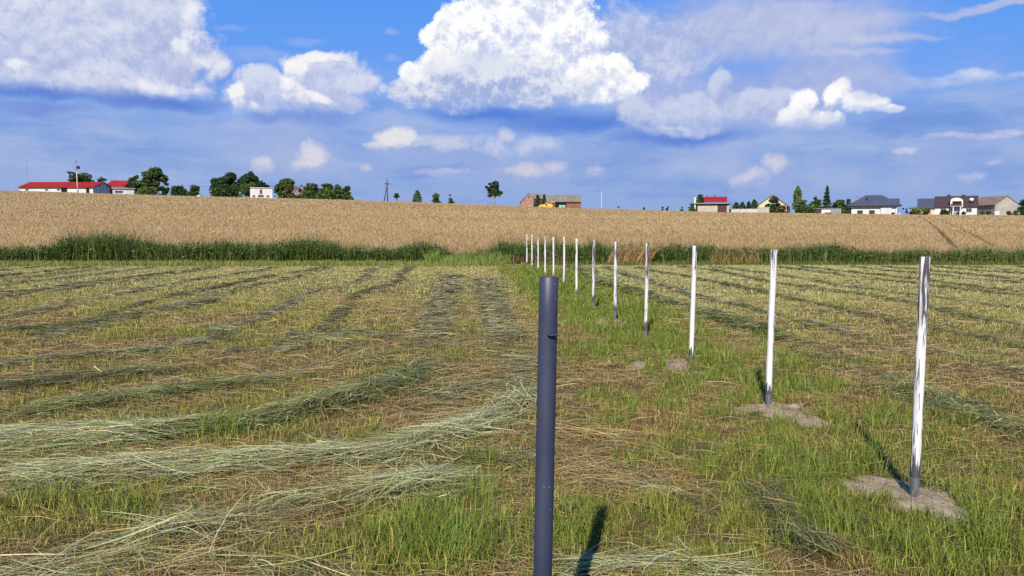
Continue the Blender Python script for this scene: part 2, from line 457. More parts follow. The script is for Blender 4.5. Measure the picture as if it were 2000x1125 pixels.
tag(link('ground', ground_me, m), 'level mown field rising towards the farms on the crest', 'field', kind='structure')

# ------------------------------------------------------------------ sand round the post feet
def poly_px(pts): return np.array([[gnd(*p).x, gnd(*p).y] for p in pts])
def grown(p, k=1.08): return p.mean(0) + (p - p.mean(0)) * k
SAND = [
    (poly_px([(1660, 946), (1722, 938), (1790, 952), (1850, 958), (1902, 968), (1900, 1010), (1890, 1046), (1858, 1034), (1842, 1004), (1770, 988), (1700, 978), (1664, 968)]), 0.05),
    (poly_px([(1468, 790), (1500, 784), (1532, 787), (1592, 806), (1602, 824), (1562, 827), (1510, 808), (1472, 804)]), 0.06),
    (poly_px([(1298, 706), (1345, 703), (1352, 720), (1336, 728), (1308, 726)]), 0.05),
    (poly_px([(1232, 710), (1262, 706), (1284, 709), (1276, 720), (1240, 720)]), 0.04),
    (poly_px([(1180, 626), (1198, 623), (1214, 628), (1200, 634), (1184, 632)]), 0.03),
    (poly_px([(1420, 800), (1446, 796), (1452, 806), (1430, 810)]), 0.02),
]
def inside(poly, x, y):
    r = np.zeros(np.shape(x), bool)
    n = len(poly)
    for i in range(n):
        x1, y1 = poly[i]; x2, y2 = poly[(i + 1) % n]
        c = (y1 > y) != (y2 > y)
        with np.errstate(divide='ignore', invalid='ignore'):
            r ^= c & (x < (x2 - x1) * (y - y1) / (y2 - y1) + x1)
    return r
def on_sand(x, y):
    wx = x + 0.55 * (fbm(x * 5, y * 5, 61, 5) - 0.5); wy = y + 0.9 * (fbm(x * 6, y * 6, 62, 3) - 0.5)
    r = np.zeros(np.shape(x), bool)
    for pl, h in SAND: r |= inside(grown(pl), wx, wy)
    return r

m, nt, out = new_mat('dry_sand')
pos = N(nt, 'ShaderNodeNewGeometry').outputs['Position']
n1 = noise(nt, pos, 5, 5, 0.6); n2 = noise(nt, pos, 60, 5, 0.7)
c = mixc(nt, ramp(nt, n1, 0.35, 0.7), (0.300, 0.235, 0.175), (0.215, 0.162, 0.115))
c = mixc(nt, ramp(nt, n2, 0.5, 0.75), c, (0.130, 0.095, 0.064))
p = N(nt, 'ShaderNodeBsdfPrincipled', inp={'Base Color': c, 'Roughness': 0.95, 'Specular IOR Level': 0.1})
b = N(nt, 'ShaderNodeBump', inp={'Height': n2, 'Strength': 0.7, 'Distance': 0.02})
nt.links.new(b.outputs[0], p.inputs['Normal']); nt.links.new(p.outputs[0], out.inputs[0])
SAND_MAT = m
for pl, h in SAND:
    x0, y0 = pl.min(0) - 0.35; x1, y1 = pl.max(0) + 0.35
    st = 0.03 if y0 < 9 else 0.05
    ax = np.arange(x0, x1, st); ay = np.arange(y0, y1, st)
    PX, PY = np.meshgrid(ax, ay)
    msk = on_sand(PX, PY).astype(float)
    k = msk.copy()
    for _ in range(5):                          # soften the rim so the heap runs out into the field
        k = (k + np.roll(k, 1, 0) + np.roll(k, -1, 0) + np.roll(k, 1, 1) + np.roll(k, -1, 1)) / 5
    PZ = ground_h(PX, PY) + 0.35 * h * (k - 0.3) * (0.4 + 1.2 * fbm(PX * 5, PY * 5, 71, 3)) + 0.045 * (fbm(PX * 12, PY * 12, 72, 5) - 0.5) * k * 0.8 + 0.012 * sstep(0.6, 0.75, fbm(PX * 14, PY * 14, 73, 2)) * k
    n_ = len(ax)
    i0 = (np.arange(len(ay) - 1)[:, None] * n_ + np.arange(n_ - 1)[None]).ravel()
    keep = (k.ravel() > 0.08)
    i0 = i0[keep[i0] & keep[i0 + 1] & keep[i0 + n_] & keep[i0 + n_ + 1]]
    me = np_mesh('sand', np.stack([PX.ravel(), PY.ravel(), PZ.ravel()], 1), [np.stack([i0, i0 + 1, i0 + n_ + 1, i0 + n_], 1)], smooth=True)
    bm = bmesh.new(); bm.from_mesh(me); bmesh.ops.delete(bm, geom=[v for v in bm.verts if not v.link_faces], context='VERTS'); bm.to_mesh(me); bm.free()
    tag(link('sand', me, SAND_MAT), 'bare dry sand dug up at the foot of a post', 'sand', kind='structure')

# ------------------------------------------------------------------ swaths of cut grass
def cr(pts, n=14):                              # smooth curve through points
    P = np.array(pts, float); P = np.vstack([2 * P[0] - P[1], P, 2 * P[-1] - P[-2]])
    res = []
    for i in range(1, len(P) - 2):
        for t in np.linspace(0, 1, n, endpoint=False):
            res.append(0.5 * ((2 * P[i]) + (-P[i-1] + P[i+1]) * t + (2*P[i-1] - 5*P[i] + 4*P[i+1] - P[i+2]) * t*t + (-P[i-1] + 3*P[i] - 3*P[i+1] + P[i+2]) * t**3))
    res.append(P[-2]); return np.array(res)
def sw(pts): return cr(poly_px(pts))
# (curve, half width, height, strands per metre, colour kind, how far the strands lie along the curve 0..1, strand length)
SWATHS = [
    (sw([(-420, 985), (-150, 962), (0, 950), (300, 925), (560, 905), (720, 890), (850, 866), (960, 826), (1025, 780)]), 0.27, 0.13, 1000, 'pale', 0.95, 0.75),
    (sw([(1030, 780), (1012, 700), (978, 640), (958, 580), (946, 545)]), 0.42, 0.10, 520, 'grey', 0.1, 0.60),
    (sw([(-420, 905), (-150, 888), (0, 870), (190, 855), (330, 850)]), 0.42, 0.13, 1200, 'pale', 0.95, 0.75),
    (sw([(250, 855), (450, 836), (620, 800), (760, 758), (830, 715)]), 0.27, 0.14, 900, 'green', 0.9, 0.7),
    (sw([(845, 730), (838, 690), (848, 640), (866, 585), (880, 540)]), 0.42, 0.10, 520, 'grey', 0.1, 0.60),
    (sw([(-100, 1175), (180, 1105), (400, 1050), (600, 1000), (730, 968), (860, 948)]), 0.30, 0.16, 1700, 'pale', 0.92, 0.75),
    (sw([(60, 1150), (300, 1120), (520, 1118), (700, 1150)]), 0.22, 0.10, 1100, 'pale', 0.9, 0.75),
    (sw([(300, 1060), (520, 1015), (700, 985), (830, 965)]), 0.22, 0.14, 800, 'green', 0.7, 0.60),
    (sw([(820, 920), (900, 905), (980, 905), (1050, 915)]), 0.30, 0.08, 500, 'green', 0.8, 0.6),
    (sw([(-300, 860), (-50, 832), (150, 800), (330, 775), (520, 748), (660, 725), (740, 700)]), 0.26, 0.12, 620, 'green', 0.85, 0.65),
    (sw([(740, 715), (700, 690), (640, 670), (560, 655)]), 0.40, 0.10, 600, 'grey', 0.6, 0.6),
    (sw([(-300, 800), (0, 762), (120, 748), (260, 735), (400, 715), (470, 690)]), 0.26, 0.13, 620, 'dark', 0.8, 0.6),
    (sw([(-300, 742), (0, 715), (160, 700), (300, 690), (420, 660), (440, 640)]), 0.28, 0.11, 520, 'grey', 0.7, 0.6),
    (sw([(-300, 675), (-100, 660), (0, 650), (180, 632), (340, 608), (420, 590)]), 0.28, 0.11, 420, 'dark', 0.6, 0.6),
    (sw([(760, 660), (700, 650), (640, 660), (560, 690)]), 0.30, 0.08, 400, 'grey', 0.5, 0.6),
    (sw([(1080, 840), (1160, 852), (1260, 868), (1330, 890)]), 0.30, 0.06, 650, 'straw', 0.85, 0.7),
    (sw([(1090, 930), (1200, 950), (1290, 985)]), 0.38, 0.05, 600, 'straw', 0.6, 0.6),
    (sw([(1180, 870), (1230, 920), (1270, 980)]), 0.22, 0.08, 350, 'grey', 0.5, 0.5),
    (sw([(1120, 735), (1170, 745), (1230, 765)]), 0.25, 0.06, 320, 'rust', 0.6, 0.5),
    (sw([(1410, 850), (1450, 880), (1490, 890)]), 0.30, 0.05, 420, 'straw', 0.6, 0.5),
    (sw([(1485, 960), (1530, 1010), (1570, 1060), (1620, 1090)]), 0.17, 0.10, 1100, 'dark', 0.9, 0.5),
    (sw([(1130, 1118), (1300, 1112), (1480, 1122)]), 0.14, 0.05, 420, 'pale', 0.95, 0.7),
    (sw([(840, 800), (880, 770), (940, 750), (1010, 760)]), 0.35, 0.07, 480, 'grey', 0.5, 0.6),
]
# long rows parallel to the posts, left and right of them
for k, dx_ in enumerate((-4.7, -6.3, -7.9, -9.5, -11.2, -12.9, -14.6, -16.3, -18.0, -19.7, -21.4, -23.2)):
    y0 = 11 + 0.5 * k
    ys = np.linspace(y0, 36.8, 9)
    xs = dx_ + 2.0 + 0.5 * math.sin(k * 2.3) - 0.05 * ys + 1.3 * (fbm(ys * 0.15, ys * 0 + k, 91, 2) - 0.5)
    SWATHS.append((cr(np.stack([xs, ys], 1), 5), 0.15 + 0.05 * (k % 3), 0.10, 190, ('dark', 'grey', 'grey')[k % 3], 0.45, 0.6))
for k, dx_ in enumerate((1.75, 3.35, 5.1, 6.9, 8.8, 10.7, 12.6, 14.5, 16.4, 18.3, 20.2, 22.1)):
    y0 = (5.2, 6.2, 8, 9, 10.5, 12, 13, 15, 16, 18, 19, 20)[k]
    ys = np.linspace(y0, 36.8, 10)
    xs = dx_ + post_x(ys) + (0.35 * math.sin(k * 2.9) if k > 1 else 0) + 1.1 * (fbm(ys * 0.15, ys * 0 + k, 95, 2) - 0.5)
    SWATHS.append((cr(np.stack([xs, ys], 1), 5), (0.32, 0.22, 0.16)[min(k, 2)], (0.17, 0.12, 0.10)[min(k, 2)], (760, 260, 150)[min(k, 2)], ('green', 'grey', 'dark')[k % 3], 0.45, 0.5))

KIND = {   # two base colours each strand is mixed from
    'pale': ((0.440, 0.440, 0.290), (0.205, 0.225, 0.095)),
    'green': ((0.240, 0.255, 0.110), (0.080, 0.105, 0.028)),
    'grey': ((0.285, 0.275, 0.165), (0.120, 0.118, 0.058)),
    'dark': ((0.185, 0.185, 0.090), (0.065, 0.072, 0.024)),  # greener hay; in the thin rows it also paints row shadow
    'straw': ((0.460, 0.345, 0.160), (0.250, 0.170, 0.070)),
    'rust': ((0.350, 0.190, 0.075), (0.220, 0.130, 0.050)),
}

def ribbons(x, y, z, ang, L, w, col, sag=0.02, roll=0.5, seg=3, rise=0.15, curl=0.8):
    """lying strands: chains of seg quads; returns V, F, C"""
    n = len(x)
    t = np.linspace(-0.5, 0.5, seg + 1)
    a = ang[:, None] + curl * (RNG.random((n, 1)) - 0.5) * t[None] * 2
    dxs = np.cos(a) * L[:, None] / seg; dys = np.sin(a) * L[:, None] / seg
    cx = np.cumsum(dxs, 1) - dxs * 0.5; cy = np.cumsum(dys, 1) - dys * 0.5
    cx = x[:, None] + cx - cx[:, [seg // 2]]; cy = y[:, None] + cy - cy[:, [seg // 2]]
    sl = (RNG.random((n, 1)) - 0.5) * 2 * rise
    cz = z[:, None] + sl * t[None] * L[:, None] - sag * (2 * t[None]) ** 2
    cz = np.maximum(cz, ground_h(cx, cy) + 0.004)
    r = (RNG.random((n, 1)) - 0.5) * 2 * roll
    taper = np.array([0.7] + [1.0] * (seg - 1) + [0.35])[None]
    wx = -np.sin(a) * np.cos(r) * w[:, None] * 0.5 * taper; wy = np.cos(a) * np.cos(r) * w[:, None] * 0.5 * taper; wz = np.sin(r) * w[:, None] * 0.5 * taper
    V = np.empty((n, seg + 1, 2, 3), np.float32)
    V[:, :, 0] = np.stack([cx + wx, cy + wy, cz + wz], -1); V[:, :, 1] = np.stack([cx - wx, cy - wy, cz - wz], -1)
    b = (np.arange(n)[:, None] * (seg + 1) + np.arange(seg)[None]).ravel() * 2
    Fc = np.stack([b, b + 1, b + 3, b + 2], 1)
    C = np.repeat(col, (seg + 1) * 2, axis=0)
    return V.reshape(-1, 3), Fc, C

class Batch:
    def __init__(self): self.V = []; self.F = {}; self.C = []; self.n = 0
    def add(self, V, Fs, C):
        for f in (Fs if isinstance(Fs, list) else [Fs]): self.F.setdefault(f.shape[1], []).append(f + self.n)
        self.V.append(V); self.C.append(C); self.n += len(V)
    def mesh(self, name):
        return np_mesh(name, np.concatenate(self.V), [np.concatenate(v) for v in self.F.values()], np.concatenate(self.C), smooth=True)

def mixcol(c1, c2, t, jit=0.2):
    c1 = np.asarray(c1); c2 = np.asarray(c2); t = np.asarray(t)[:, None]
    c = c1 * (1 - t) + c2 * t
    j = 1 + jit * RNG.standard_normal((len(t), 1)) 
    h = 1 + 0.06 * RNG.standard_normal((len(t), 3))
    return np.clip(c * j * h * np.array([0.82, 0.82, 0.70]), 0.006, 0.7)

hay = Batch()
SW_PTS = []
for curve, hw, ht, dens, kind, along, sl in SWATHS:
    seg = np.diff(curve, axis=0); ln = np.hypot(seg[:, 0], seg[:, 1]); cum = np.concatenate([[0], np.cumsum(ln)])
    n = int(cum[-1] * dens * {'pale': 1.15, 'green': 0.9, 'grey': 0.75, 'dark': 0.75}.get(kind, 0.9))
    s = RNG.random(n) * cum[-1]
    k = np.clip(np.searchsorted(cum, s) - 1, 0, len(ln) - 1)
    f = (s - cum[k]) / ln[k]
    px, py = curve[k, 0] + seg[k, 0] * f, curve[k, 1] + seg[k, 1] * f
    tx, ty = seg[k, 0] / ln[k], seg[k, 1] / ln[k]
    u = np.where(RNG.random(n) < 0.25, RNG.standard_normal(n) * 1.1, RNG.standard_normal(n) * 0.45); u = np.clip(u, -2.6, 2.6)
    wv_ = hw * (0.65 + 0.8 * fbm(s * 0.9, s * 0 + hw * 31, 23, 3))
    x, y = px - ty * u * wv_, py + tx * u * wv_
    dist = np.maximum(y, 3.0)
    patch = fbm(x * 0.8, y * 0.8, 29, 3)
    keep = RNG.random(n) < sstep(0.36 - 0.1 * (y > 12), 0.56 - 0.1 * (y > 12), patch) * 0.92 + 0.08
    top = 0.85 * ht * np.exp(-u * u * 1.2) * (0.25 + 1.5 * fbm(x * 2.2, y * 2.2, 27, 3) ** 1.3)
    z = ground_h(x, y) + 0.015 + top * RNG.random(n) ** 0.6
    base = np.arctan2(ty, tx)
    cross = RNG.standard_normal(n) * 0.6                       # strands lie across, as the mower dropped them
    spread = RNG.standard_normal(n) * np.where(RNG.random(n) < 0.4, 0.85, 0.30)
    # along the curve or along +X depending on the swath
    isal = RNG.random(n) < along
    wob = 0.7 * (fbm(x * 0.9, y * 0.9, 33, 2) - 0.5); wobc = 2.6 * (fbm(x * 1.1, y * 1.1, 35, 3) - 0.5)
    ang = np.where(isal, base + spread + wob, cross + wobc)
    L = sl * (0.25 + 0.85 * RNG.random(n) ** 1.3) * np.where(isal, 1.0, 0.7)
    w = np.maximum(0.0030, 0.00058 * dist) * (0.6 + 1.5 * RNG.random(n) ** 3)
    t = np.clip(1.1 - 1.2 * (z - ground_h(x, y)) / (ht + 0.03) + 0.35 * RNG.standard_normal(n), 0, 1.25)  # low strands go darker: shade of the gaps put into their colour
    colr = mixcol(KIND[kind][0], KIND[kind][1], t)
    brown = RNG.random(n) < 0.08
    colr[brown] = mixcol(KIND['straw'][0], KIND['straw'][1], RNG.random(brown.sum()))
    q = keep
    hay.add(*ribbons(x[q], y[q], z[q], ang[q], L[q], w[q], colr[q], sag=0.015, roll=0.7, seg=4, rise=0.16, curl=1.7))
    if kind in ('pale', 'green') and hw > 0.15:                    # pale crooked seed heads
        i_ = np.flatnonzero(q & (t < 0.7) & (y < 8.0) & (RNG.random(n) < 0.16))
        hay.add(*ribbons(x[i_] + RNG.normal(0, 0.1, len(i_)), y[i_] + RNG.normal(0, 0.1, len(i_)), z[i_] + 0.012, ang[i_] + RNG.normal(0, 0.5, len(i_)), 0.06 + 0.08 * RNG.random(len(i_)), np.minimum(1.25 * w[i_], 0.0058), mixcol((0.470, 0.460, 0.300), (0.300, 0.310, 0.160), RNG.random(len(i_))), sag=0.01, roll=0.9, seg=4, rise=0.5, curl=3.4))
    SW_PTS.append((curve, hw))

# distance of a point to the nearest swath, looked up on a raster
RX0, RY0, RS = -34.0, 2.0, 0.12
rnx, rny = int(68 / RS), int(40 / RS)
cover = np.zeros((rny, rnx), np.float32)
for curve, hw in SW_PTS:
    seg = np.diff(curve, axis=0); ln = np.hypot(seg[:, 0], seg[:, 1])
    for (x, y), (sx, sy), l in zip(curve[:-1], seg, ln):
        for f in np.arange(0, 1, 0.1 / max(l, 0.1)):
            ix, iy = int((x + sx * f - RX0) / RS), int((y + sy * f - RY0) / RS)
            r = max(1, int(hw * 0.8 / RS))
            cover[max(0, iy - r):iy + r + 1, max(0, ix - r):ix + r + 1] = 1
def in_swath(x, y):
    ix = np.clip(((x - RX0) / RS).astype(int), 0, rnx - 1); iy = np.clip(((y - RY0) / RS).astype(int), 0, rny - 1)
    return cover[iy, ix]

# ------------------------------------------------------------------ standing stubble and the taller grass along the posts
def blades(x, y, h, w, col, lean=0.35, tip=0.1, z0=None, heading=None):
    n = len(x)
    a = RNG.random(n) * 2 * np.pi
    b = RNG.random(n) * 2 * np.pi if heading is None else heading
    l = lean * (0.3 + RNG.random(n)) * h
    z = ground_h(x, y) if z0 is None else z0
    wx, wy = np.cos(a) * w * 0.5, np.sin(a) * w * 0.5
    lx, ly = np.cos(b) * l, np.sin(b) * l
    V = np.empty((n, 5, 3), np.float32)
    V[:, 0] = np.stack([x - wx, y - wy, z - 0.01], 1); V[:, 1] = np.stack([x + wx, y + wy, z - 0.01], 1)
    V[:, 2] = np.stack([x + lx * .32 - wx * .8, y + ly * .32 - wy * .8, z + h * .58], 1)
    V[:, 3] = np.stack([x + lx * .32 + wx * .8, y + ly * .32 + wy * .8, z + h * .58], 1)
    V[:, 4] = np.stack([x + lx, y + ly, z + h * np.sqrt(np.maximum(0.15, 1 - (lean * 0.6) ** 2))], 1)
    i = np.arange(n) * 5
    q = np.stack([i, i + 1, i + 3, i + 2], 1); t = np.stack([i + 2, i + 3, i + 4], 1)
    return V.reshape(-1, 3), [q, t], np.repeat(col, 5, axis=0)

def scatter(y0, y1, n, mx=1.6, slope=0.66):
    """even over the wedge of field in front of the viewer (and a margin at the sides)"""
    hw0, hw1 = slope * y0 + mx, slope * y1 + mx
    y = y0 + (y1 - y0) * RNG.random(int(n * 2.2))
    x = (RNG.random(len(y)) * 2 - 1) * hw1
    k = np.abs(x) < slope * y + mx
    return x[k][:n], y[k][:n]

def strip_side(x, y):
    """signed place across the green strip: 0 in the middle, 1 on its rim"""
    d = x - post_x(y) + 0.5 * (fbm(x * 0.5, y * 0.5, 41, 3) - 0.5)
    left = np.interp(y, [3, 6, 9, 14, 24, 38], [1.9, 1.9, 1.6, 1.4, 1.3, 1.5])
    right = np.interp(y, [3, 7, 10, 15, 24, 38], [2.0, 1.75, 1.6, 1.6, 1.7, 1.2])
    return np.where(d < 0, -d / left, d / right)

lawn = Batch(); tall = Batch()
for (y0, y1, n, hs, wmin) in ((3.2, 5.2, 105000, 1.0, 0.0042), (5.2, 8, 140000, 1.0, 0.005), (8, 13, 190000, 1.0, 0.0062), (13, 21, 210000, 1.0, 0.0095), (21, 39.5, 230000, 1.05, 0.016)):
    x, y = scatter(y0, y1, n)
    st = strip_side(x, y)
    g = sstep(1.12, 0.8, st)                                    # green strip
    big = fbm(x * 0.35, y * 0.35, 51, 4); mid = fbm(x * 1.3, y * 1.3, 52, 4); sm = fbm(x * 4.0, y * 4.0, 53, 3)
    dry = (1 - 0.55 * sstep(12, 24, y)) * sstep(0.40, 0.62, mid * 0.65 + big * 0.35 + 0.10 * (sm - 0.5))     # dry, thin patches
    tuft = np.where(y < 14, fbm(x * 7, y * 7, 54, 3), fbm(x * 2.6, y * 2.6, 55, 3)); tf = sstep(0.40, 0.62, tuft); tf = np.where(y < 14, tf, 0.35 + 0.5 * tf)
    lush_l = np.exp(-(((x + 0.35) / 0.5) ** 2 + ((y - 4.15) / 0.5) ** 2)) + 0.7 * np.exp(-(((x - 0.35) / 0.25) ** 2 + ((y - 4.5) / 0.5) ** 2))
    farleft = sstep(14, 30, y) * (1 - g)
    hayzone = g * sstep(2.3, 0.7, x) * sstep(13, 8, y) * (0.35 + 0.9 * sstep(0.35, 0.6, fbm(x * 0.9, y * 0.9, 58, 3)))         # trampled straw at the left rim of the strip
    dens = (0.50 + 0.5 * sm) * (1 - 0.45 * dry) * (1 - 0.6 * in_swath(x, y) * (1 - g))
    dens = np.clip(dens * (0.22 + 1.0 * tf) + g * (0.08 + 0.42 * tf) + 0.8 * lush_l * (0.4 + 0.6 * tf) - 0.2 * hayzone, 0.05, 1.2)
    sand = on_sand(x, y)
    keep = (RNG.random(len(x)) < dens) & (~sand | (RNG.random(len(x)) < 0.4 * sstep(0.56, 0.66, fbm(x * 5, y * 5, 57, 3)) + 0.02))
    x, y, st, g, big, mid, sm, dry, lush_l, farleft, hayzone = (v[keep] for v in (x, y, st, g, big, mid, sm, dry, lush_l, farleft, hayzone))
    m_ = len(x); r = RNG.random(m_)
    # stubble: yellow-green to straw
    c = mixcol((0.260, 0.245, 0.068), (0.340, 0.250, 0.110), np.clip(dry * 0.9 + 0.5 * (r - 0.5), 0, 1), 0.32)
    bw = RNG.random(m_) < 0.32 * dry
    c[bw] = mixcol((0.250, 0.125, 0.055), (0.130, 0.070, 0.034), RNG.random(bw.sum()), 0.25)
    gr = r < np.clip(0.70 - 0.5 * dry - 0.1 * farleft, 0.08, 1)
    c[gr] = mixcol((0.135, 0.170, 0.028), (0.265, 0.270, 0.062), RNG.random(gr.sum()), 0.3)
    pale = RNG.random(m_) < 0.6 * farleft + 0.35 * sstep(7, 14, y) * (x > 3.5) * (1 - g)
    c[pale] = mixcol((0.425, 0.425, 0.215), (0.330, 0.345, 0.150), RNG.random(pale.sum()))
    # the green strip and lush tufts
    gg = RNG.random(m_) < np.clip(g * (0.90 - 0.72 * sstep(0.42, 0.58, mid) * sstep(24, 10, y) - 0.5 * hayzone) + lush_l, 0, 0.97)
    c[gg] = mixcol((0.095, 0.145, 0.020), (0.235, 0.250, 0.052), np.clip(RNG.random(gg.sum()) * 0.7 + 0.5 * (big[gg] - 0.4), 0, 1), 0.28)
    nd = ~gg & (y < 13); c[nd] *= 0.84
    lu = (lush_l > 0.35) & gg & (RNG.random(m_) < 0.75)
    c[lu] = mixcol((0.075, 0.140, 0.018), (0.165, 0.230, 0.042), RNG.random(lu.sum()), 0.18)
    h = (0.038 + 0.045 * r) * (0.75 + 0.6 * sm) * (1 - 0.25 * dry)
    h = np.where(gg, 0.034 + 0.070 * RNG.random(m_) * (0.2 + 1.4 * sm), h) + 0.10 * lush_l * RNG.random(m_)
    h = h * hs
    w = np.maximum(wmin * 0.8, 0.0042) * (0.6 + 0.8 * RNG.random(m_))
    lawn_k = ~gg
    lawn.add(*blades(x[lawn_k], y[lawn_k], h[lawn_k], w[lawn_k], c[lawn_k], lean=0.5))
    tall.add(*blades(x[gg], y[gg], h[gg], w[gg] * 1.1, c[gg], lean=0.55))

# single tall stems and clumps left by the mower, and round the posts
POSTS = []                                                       # (x, y) filled here, the posts themselves come later
for y in (4.93, 7.45, 9.9, 12.45, 15.0, 17.5, 20.4, 23.1, 26.0, 28.9, 31.8, 34.9, 38.0): POSTS.append((post_x(y), y))
POSTS[0] = tuple(gnd(1785, 975)[:2]); POSTS[1] = tuple(gnd(1500, 795)[:2]); POSTS[2] = tuple(gnd(1349.5, 712)[:2])
POSTS[3] = tuple(gnd(1261, 657)[:2]); POSTS[4] = tuple(gnd(1201, 628)[:2]); POSTS[5] = tuple(gnd(1158.5, 603)[:2])
cl = []
for (px, py) in POSTS:
    for _ in range(9): cl.append((px + RNG.normal(0, 0.4), py + RNG.normal(0.15, 0.4), 0.06, 40, 0.16))
for _ in range(260):
    yy = 4 + 30 * RNG.random() ** 1.5; cl.append((post_x(yy) + RNG.normal(0.1, 0.75), yy, 0.06, 40, 0.17))
for p_ in ((945, 905), (905, 990), (960, 980), (1850, 1000), (1900, 985), (1650, 860), (1690, 900), (1700, 930), (1470, 745), (1480, 770), (1955, 1080), (1800, 1105), (1580, 1000), (1640, 1040), (1290, 1020), (1240, 905), (830, 1010), (800, 1060), (860, 1090), (930, 1100), (990, 1060), (440, 845), (450, 855), (100, 985), (30, 1000), (200, 1005), (250, 1010)):
    q_ = gnd(*p_); cl.append((q_.x, q_.y, 0.09, 70, 0.20))
for x_, y_ in zip(*scatter(3.4, 14, 230)): cl.append((float(x_), float(y_), 0.05, 26, 0.11))
for (cx_, cy_, sp, k, hh) in cl:
    x = cx_ + RNG.normal(0, sp, k); y = cy_ + RNG.normal(0, sp, k)
    ok = ~on_sand(x, y); x, y = x[ok], y[ok]; k = len(x)
    if not k: continue
    g_ = abs(cx_ - post_x(cy_)) < 2
    c = mixcol((0.095, 0.155, 0.022), (0.195, 0.235, 0.046), RNG.random(k), 0.2) if (g_ or hh > 0.15) else mixcol((0.200, 0.235, 0.045), (0.310, 0.290, 0.085), RNG.random(k), 0.2)
    wd = max(0.0045, 0.00075 * cy_) * (0.7 + 0.7 * RNG.random(k))
    tall.add(*blades(x, y, hh * (0.5 + 0.8 * RNG.random(k)), wd, c, lean=0.6))
# thatch of short dead bits under the stubble
for (y0, y1, n) in ((3.2, 6, 60000), (6, 11, 80000), (11, 20, 80000), (20, 38.5, 80000)):
    x, y = scatter(y0, y1, n)
    k = ~on_sand(x, y) | (RNG.random(len(x)) < 0.22); x, y = x[k], y[k]; m_ = len(x)
    mid = fbm(x * 1.3, y * 1.3, 52, 4); g = sstep(1.1, 0.8, strip_side(x, y))
    c = mixcol((0.235, 0.160, 0.070), (0.070, 0.050, 0.022), np.clip(RNG.random(m_) * 0.9 - 0.5 * (mid - 0.5), 0, 1), 0.25)
    rs = (RNG.random(m_) < 0.5 * sstep(0.5, 0.66, fbm(x * 0.8, y * 0.8, 59, 3))) & (y < 9.5)
    c[rs] = mixcol((0.300, 0.165, 0.075), (0.150, 0.080, 0.038), RNG.random(rs.sum()), 0.2)
    o_ = RNG.random(m_) < 0.50 * (1 - sstep(0.42, 0.6, mid)) + 0.12 + 0.15 * g
    c[o_] = mixcol((0.190, 0.185, 0.045), (0.090, 0.105, 0.022), RNG.random(o_.sum()), 0.2)
    f_ = RNG.random(m_) < 0.6 * sstep(14, 26, y) * (1 - g)
    c[f_] = mixcol((0.380, 0.375, 0.190), (0.255, 0.265, 0.105), RNG.random(f_.sum()), 0.15)
    lawn.add(*ribbons(x, y, ground_h(x, y) + 0.006 + 0.025 * RNG.random(m_) + 0.03 * on_sand(x, y), RNG.normal(0, 1.2, m_), 0.05 + 0.14 * RNG.random(m_), np.maximum(0.0036, 0.0007 * y), c, seg=1, rise=0.5))
# loose dry straws strewn over everything
for (y0, y1, n) in ((3.2, 6, 15000), (6, 11, 18000), (11, 20, 22000), (20, 38, 26000)):
    x, y = scatter(y0, y1, n)
    mid = fbm(x * 1.3, y * 1.3, 52, 4); g = sstep(1.1, 0.8, strip_side(x, y))
    k = (RNG.random(len(x)) < (0.35 + 0.9 * sstep(0.4, 0.6, mid)) * (1 - 0.55 * g)) & ~on_sand(x, y)
    x, y = x[k], y[k]; m_ = len(x)
    z = ground_h(x, y) + 0.008 + 0.05 * RNG.random(m_)
    c = mixcol((0.470, 0.370, 0.200), (0.290, 0.205, 0.100), RNG.random(m_))
    hay.add(*ribbons(x, y, z, RNG.normal(0, 0.7, m_), 0.12 + 0.3 * RNG.random(m_), np.maximum(0.003, 0.0006 * y), c, seg=2, rise=0.25))

tag(link('mown_grass', lawn.mesh('mown_grass'), leafy('stubble_blade', 0.12, 0.15, 0.6)), 'short yellow green stubble of the mown field', 'grass', kind='stuff')
tag(link('strip_grass', tall.mesh('strip_grass'), leafy('grass_blade', 0.22, 0.2, 0.5)), 'longer fresh green grass along the row of posts', 'grass', kind='stuff')
tag(link('cut_hay', hay.mesh('cut_hay'), leafy('hay_strand', 0.12, 0.18, 0.5)), 'cut grass drying in long curved swaths on the field', 'hay', kind='stuff')
# ------------------------------------------------------------------ weedy ditch between the mown field and the wheat
verge = Batch()
_VP = [(-60, 476), (60, 474), (118, 470), (135, 446), (250, 447), (275, 466), (340, 470), (450, 463), (540, 468), (575, 456), (620, 458), (650, 470), (760, 479), (830, 466), (875, 480), (900, 488), (950, 480), (980, 463), (1060, 461), (1105, 468), (1150, 474), (1165, 462), (1190, 474), (1270, 471), (1300, 469), (1400, 474), (1480, 480), (1520, 476), (1610, 470), (1690, 484), (1780, 482), (1850, 486), (1900, 478), (1950, 488), (2060, 478)]
def vtop(x):
    """height of the ditch growth along the field"""
    return np.interp(x, [(p[0] - 1000) / FPX * 41 for p in _VP], [EYE + (452 - p[1]) / FPX * 41 for p in _VP])
def verge_add(n, xr, yr, h, col1, col2, w=0.025, lean=0.35, heading=None, env=None):
    x = xr[0] + (xr[1] - xr[0]) * RNG.random(n); y = yr[0] + (yr[1] - yr[0]) * RNG.random(n)
    if env is not None:
        k = RNG.random(n) < env(x, y); x, y = x[k], y[k]; n = len(x)
    hv = h * (0.5 + 0.6 * RNG.random(n)) * (0.72 + 0.56 * fbm(x * 2.4, y * 0.4, 131, 4)) * (vtop(x) if h > 0.8 else 1.0)
    c = mixcol(col1, col2, RNG.random(n), 0.2)
    verge.add(*blades(x, y, hv, w * (0.6 + 0.8 * RNG.random(n)), c, lean=lean, heading=heading))
DG1, DG2 = (0.020, 0.042, 0.007), (0.104, 0.146, 0.026)
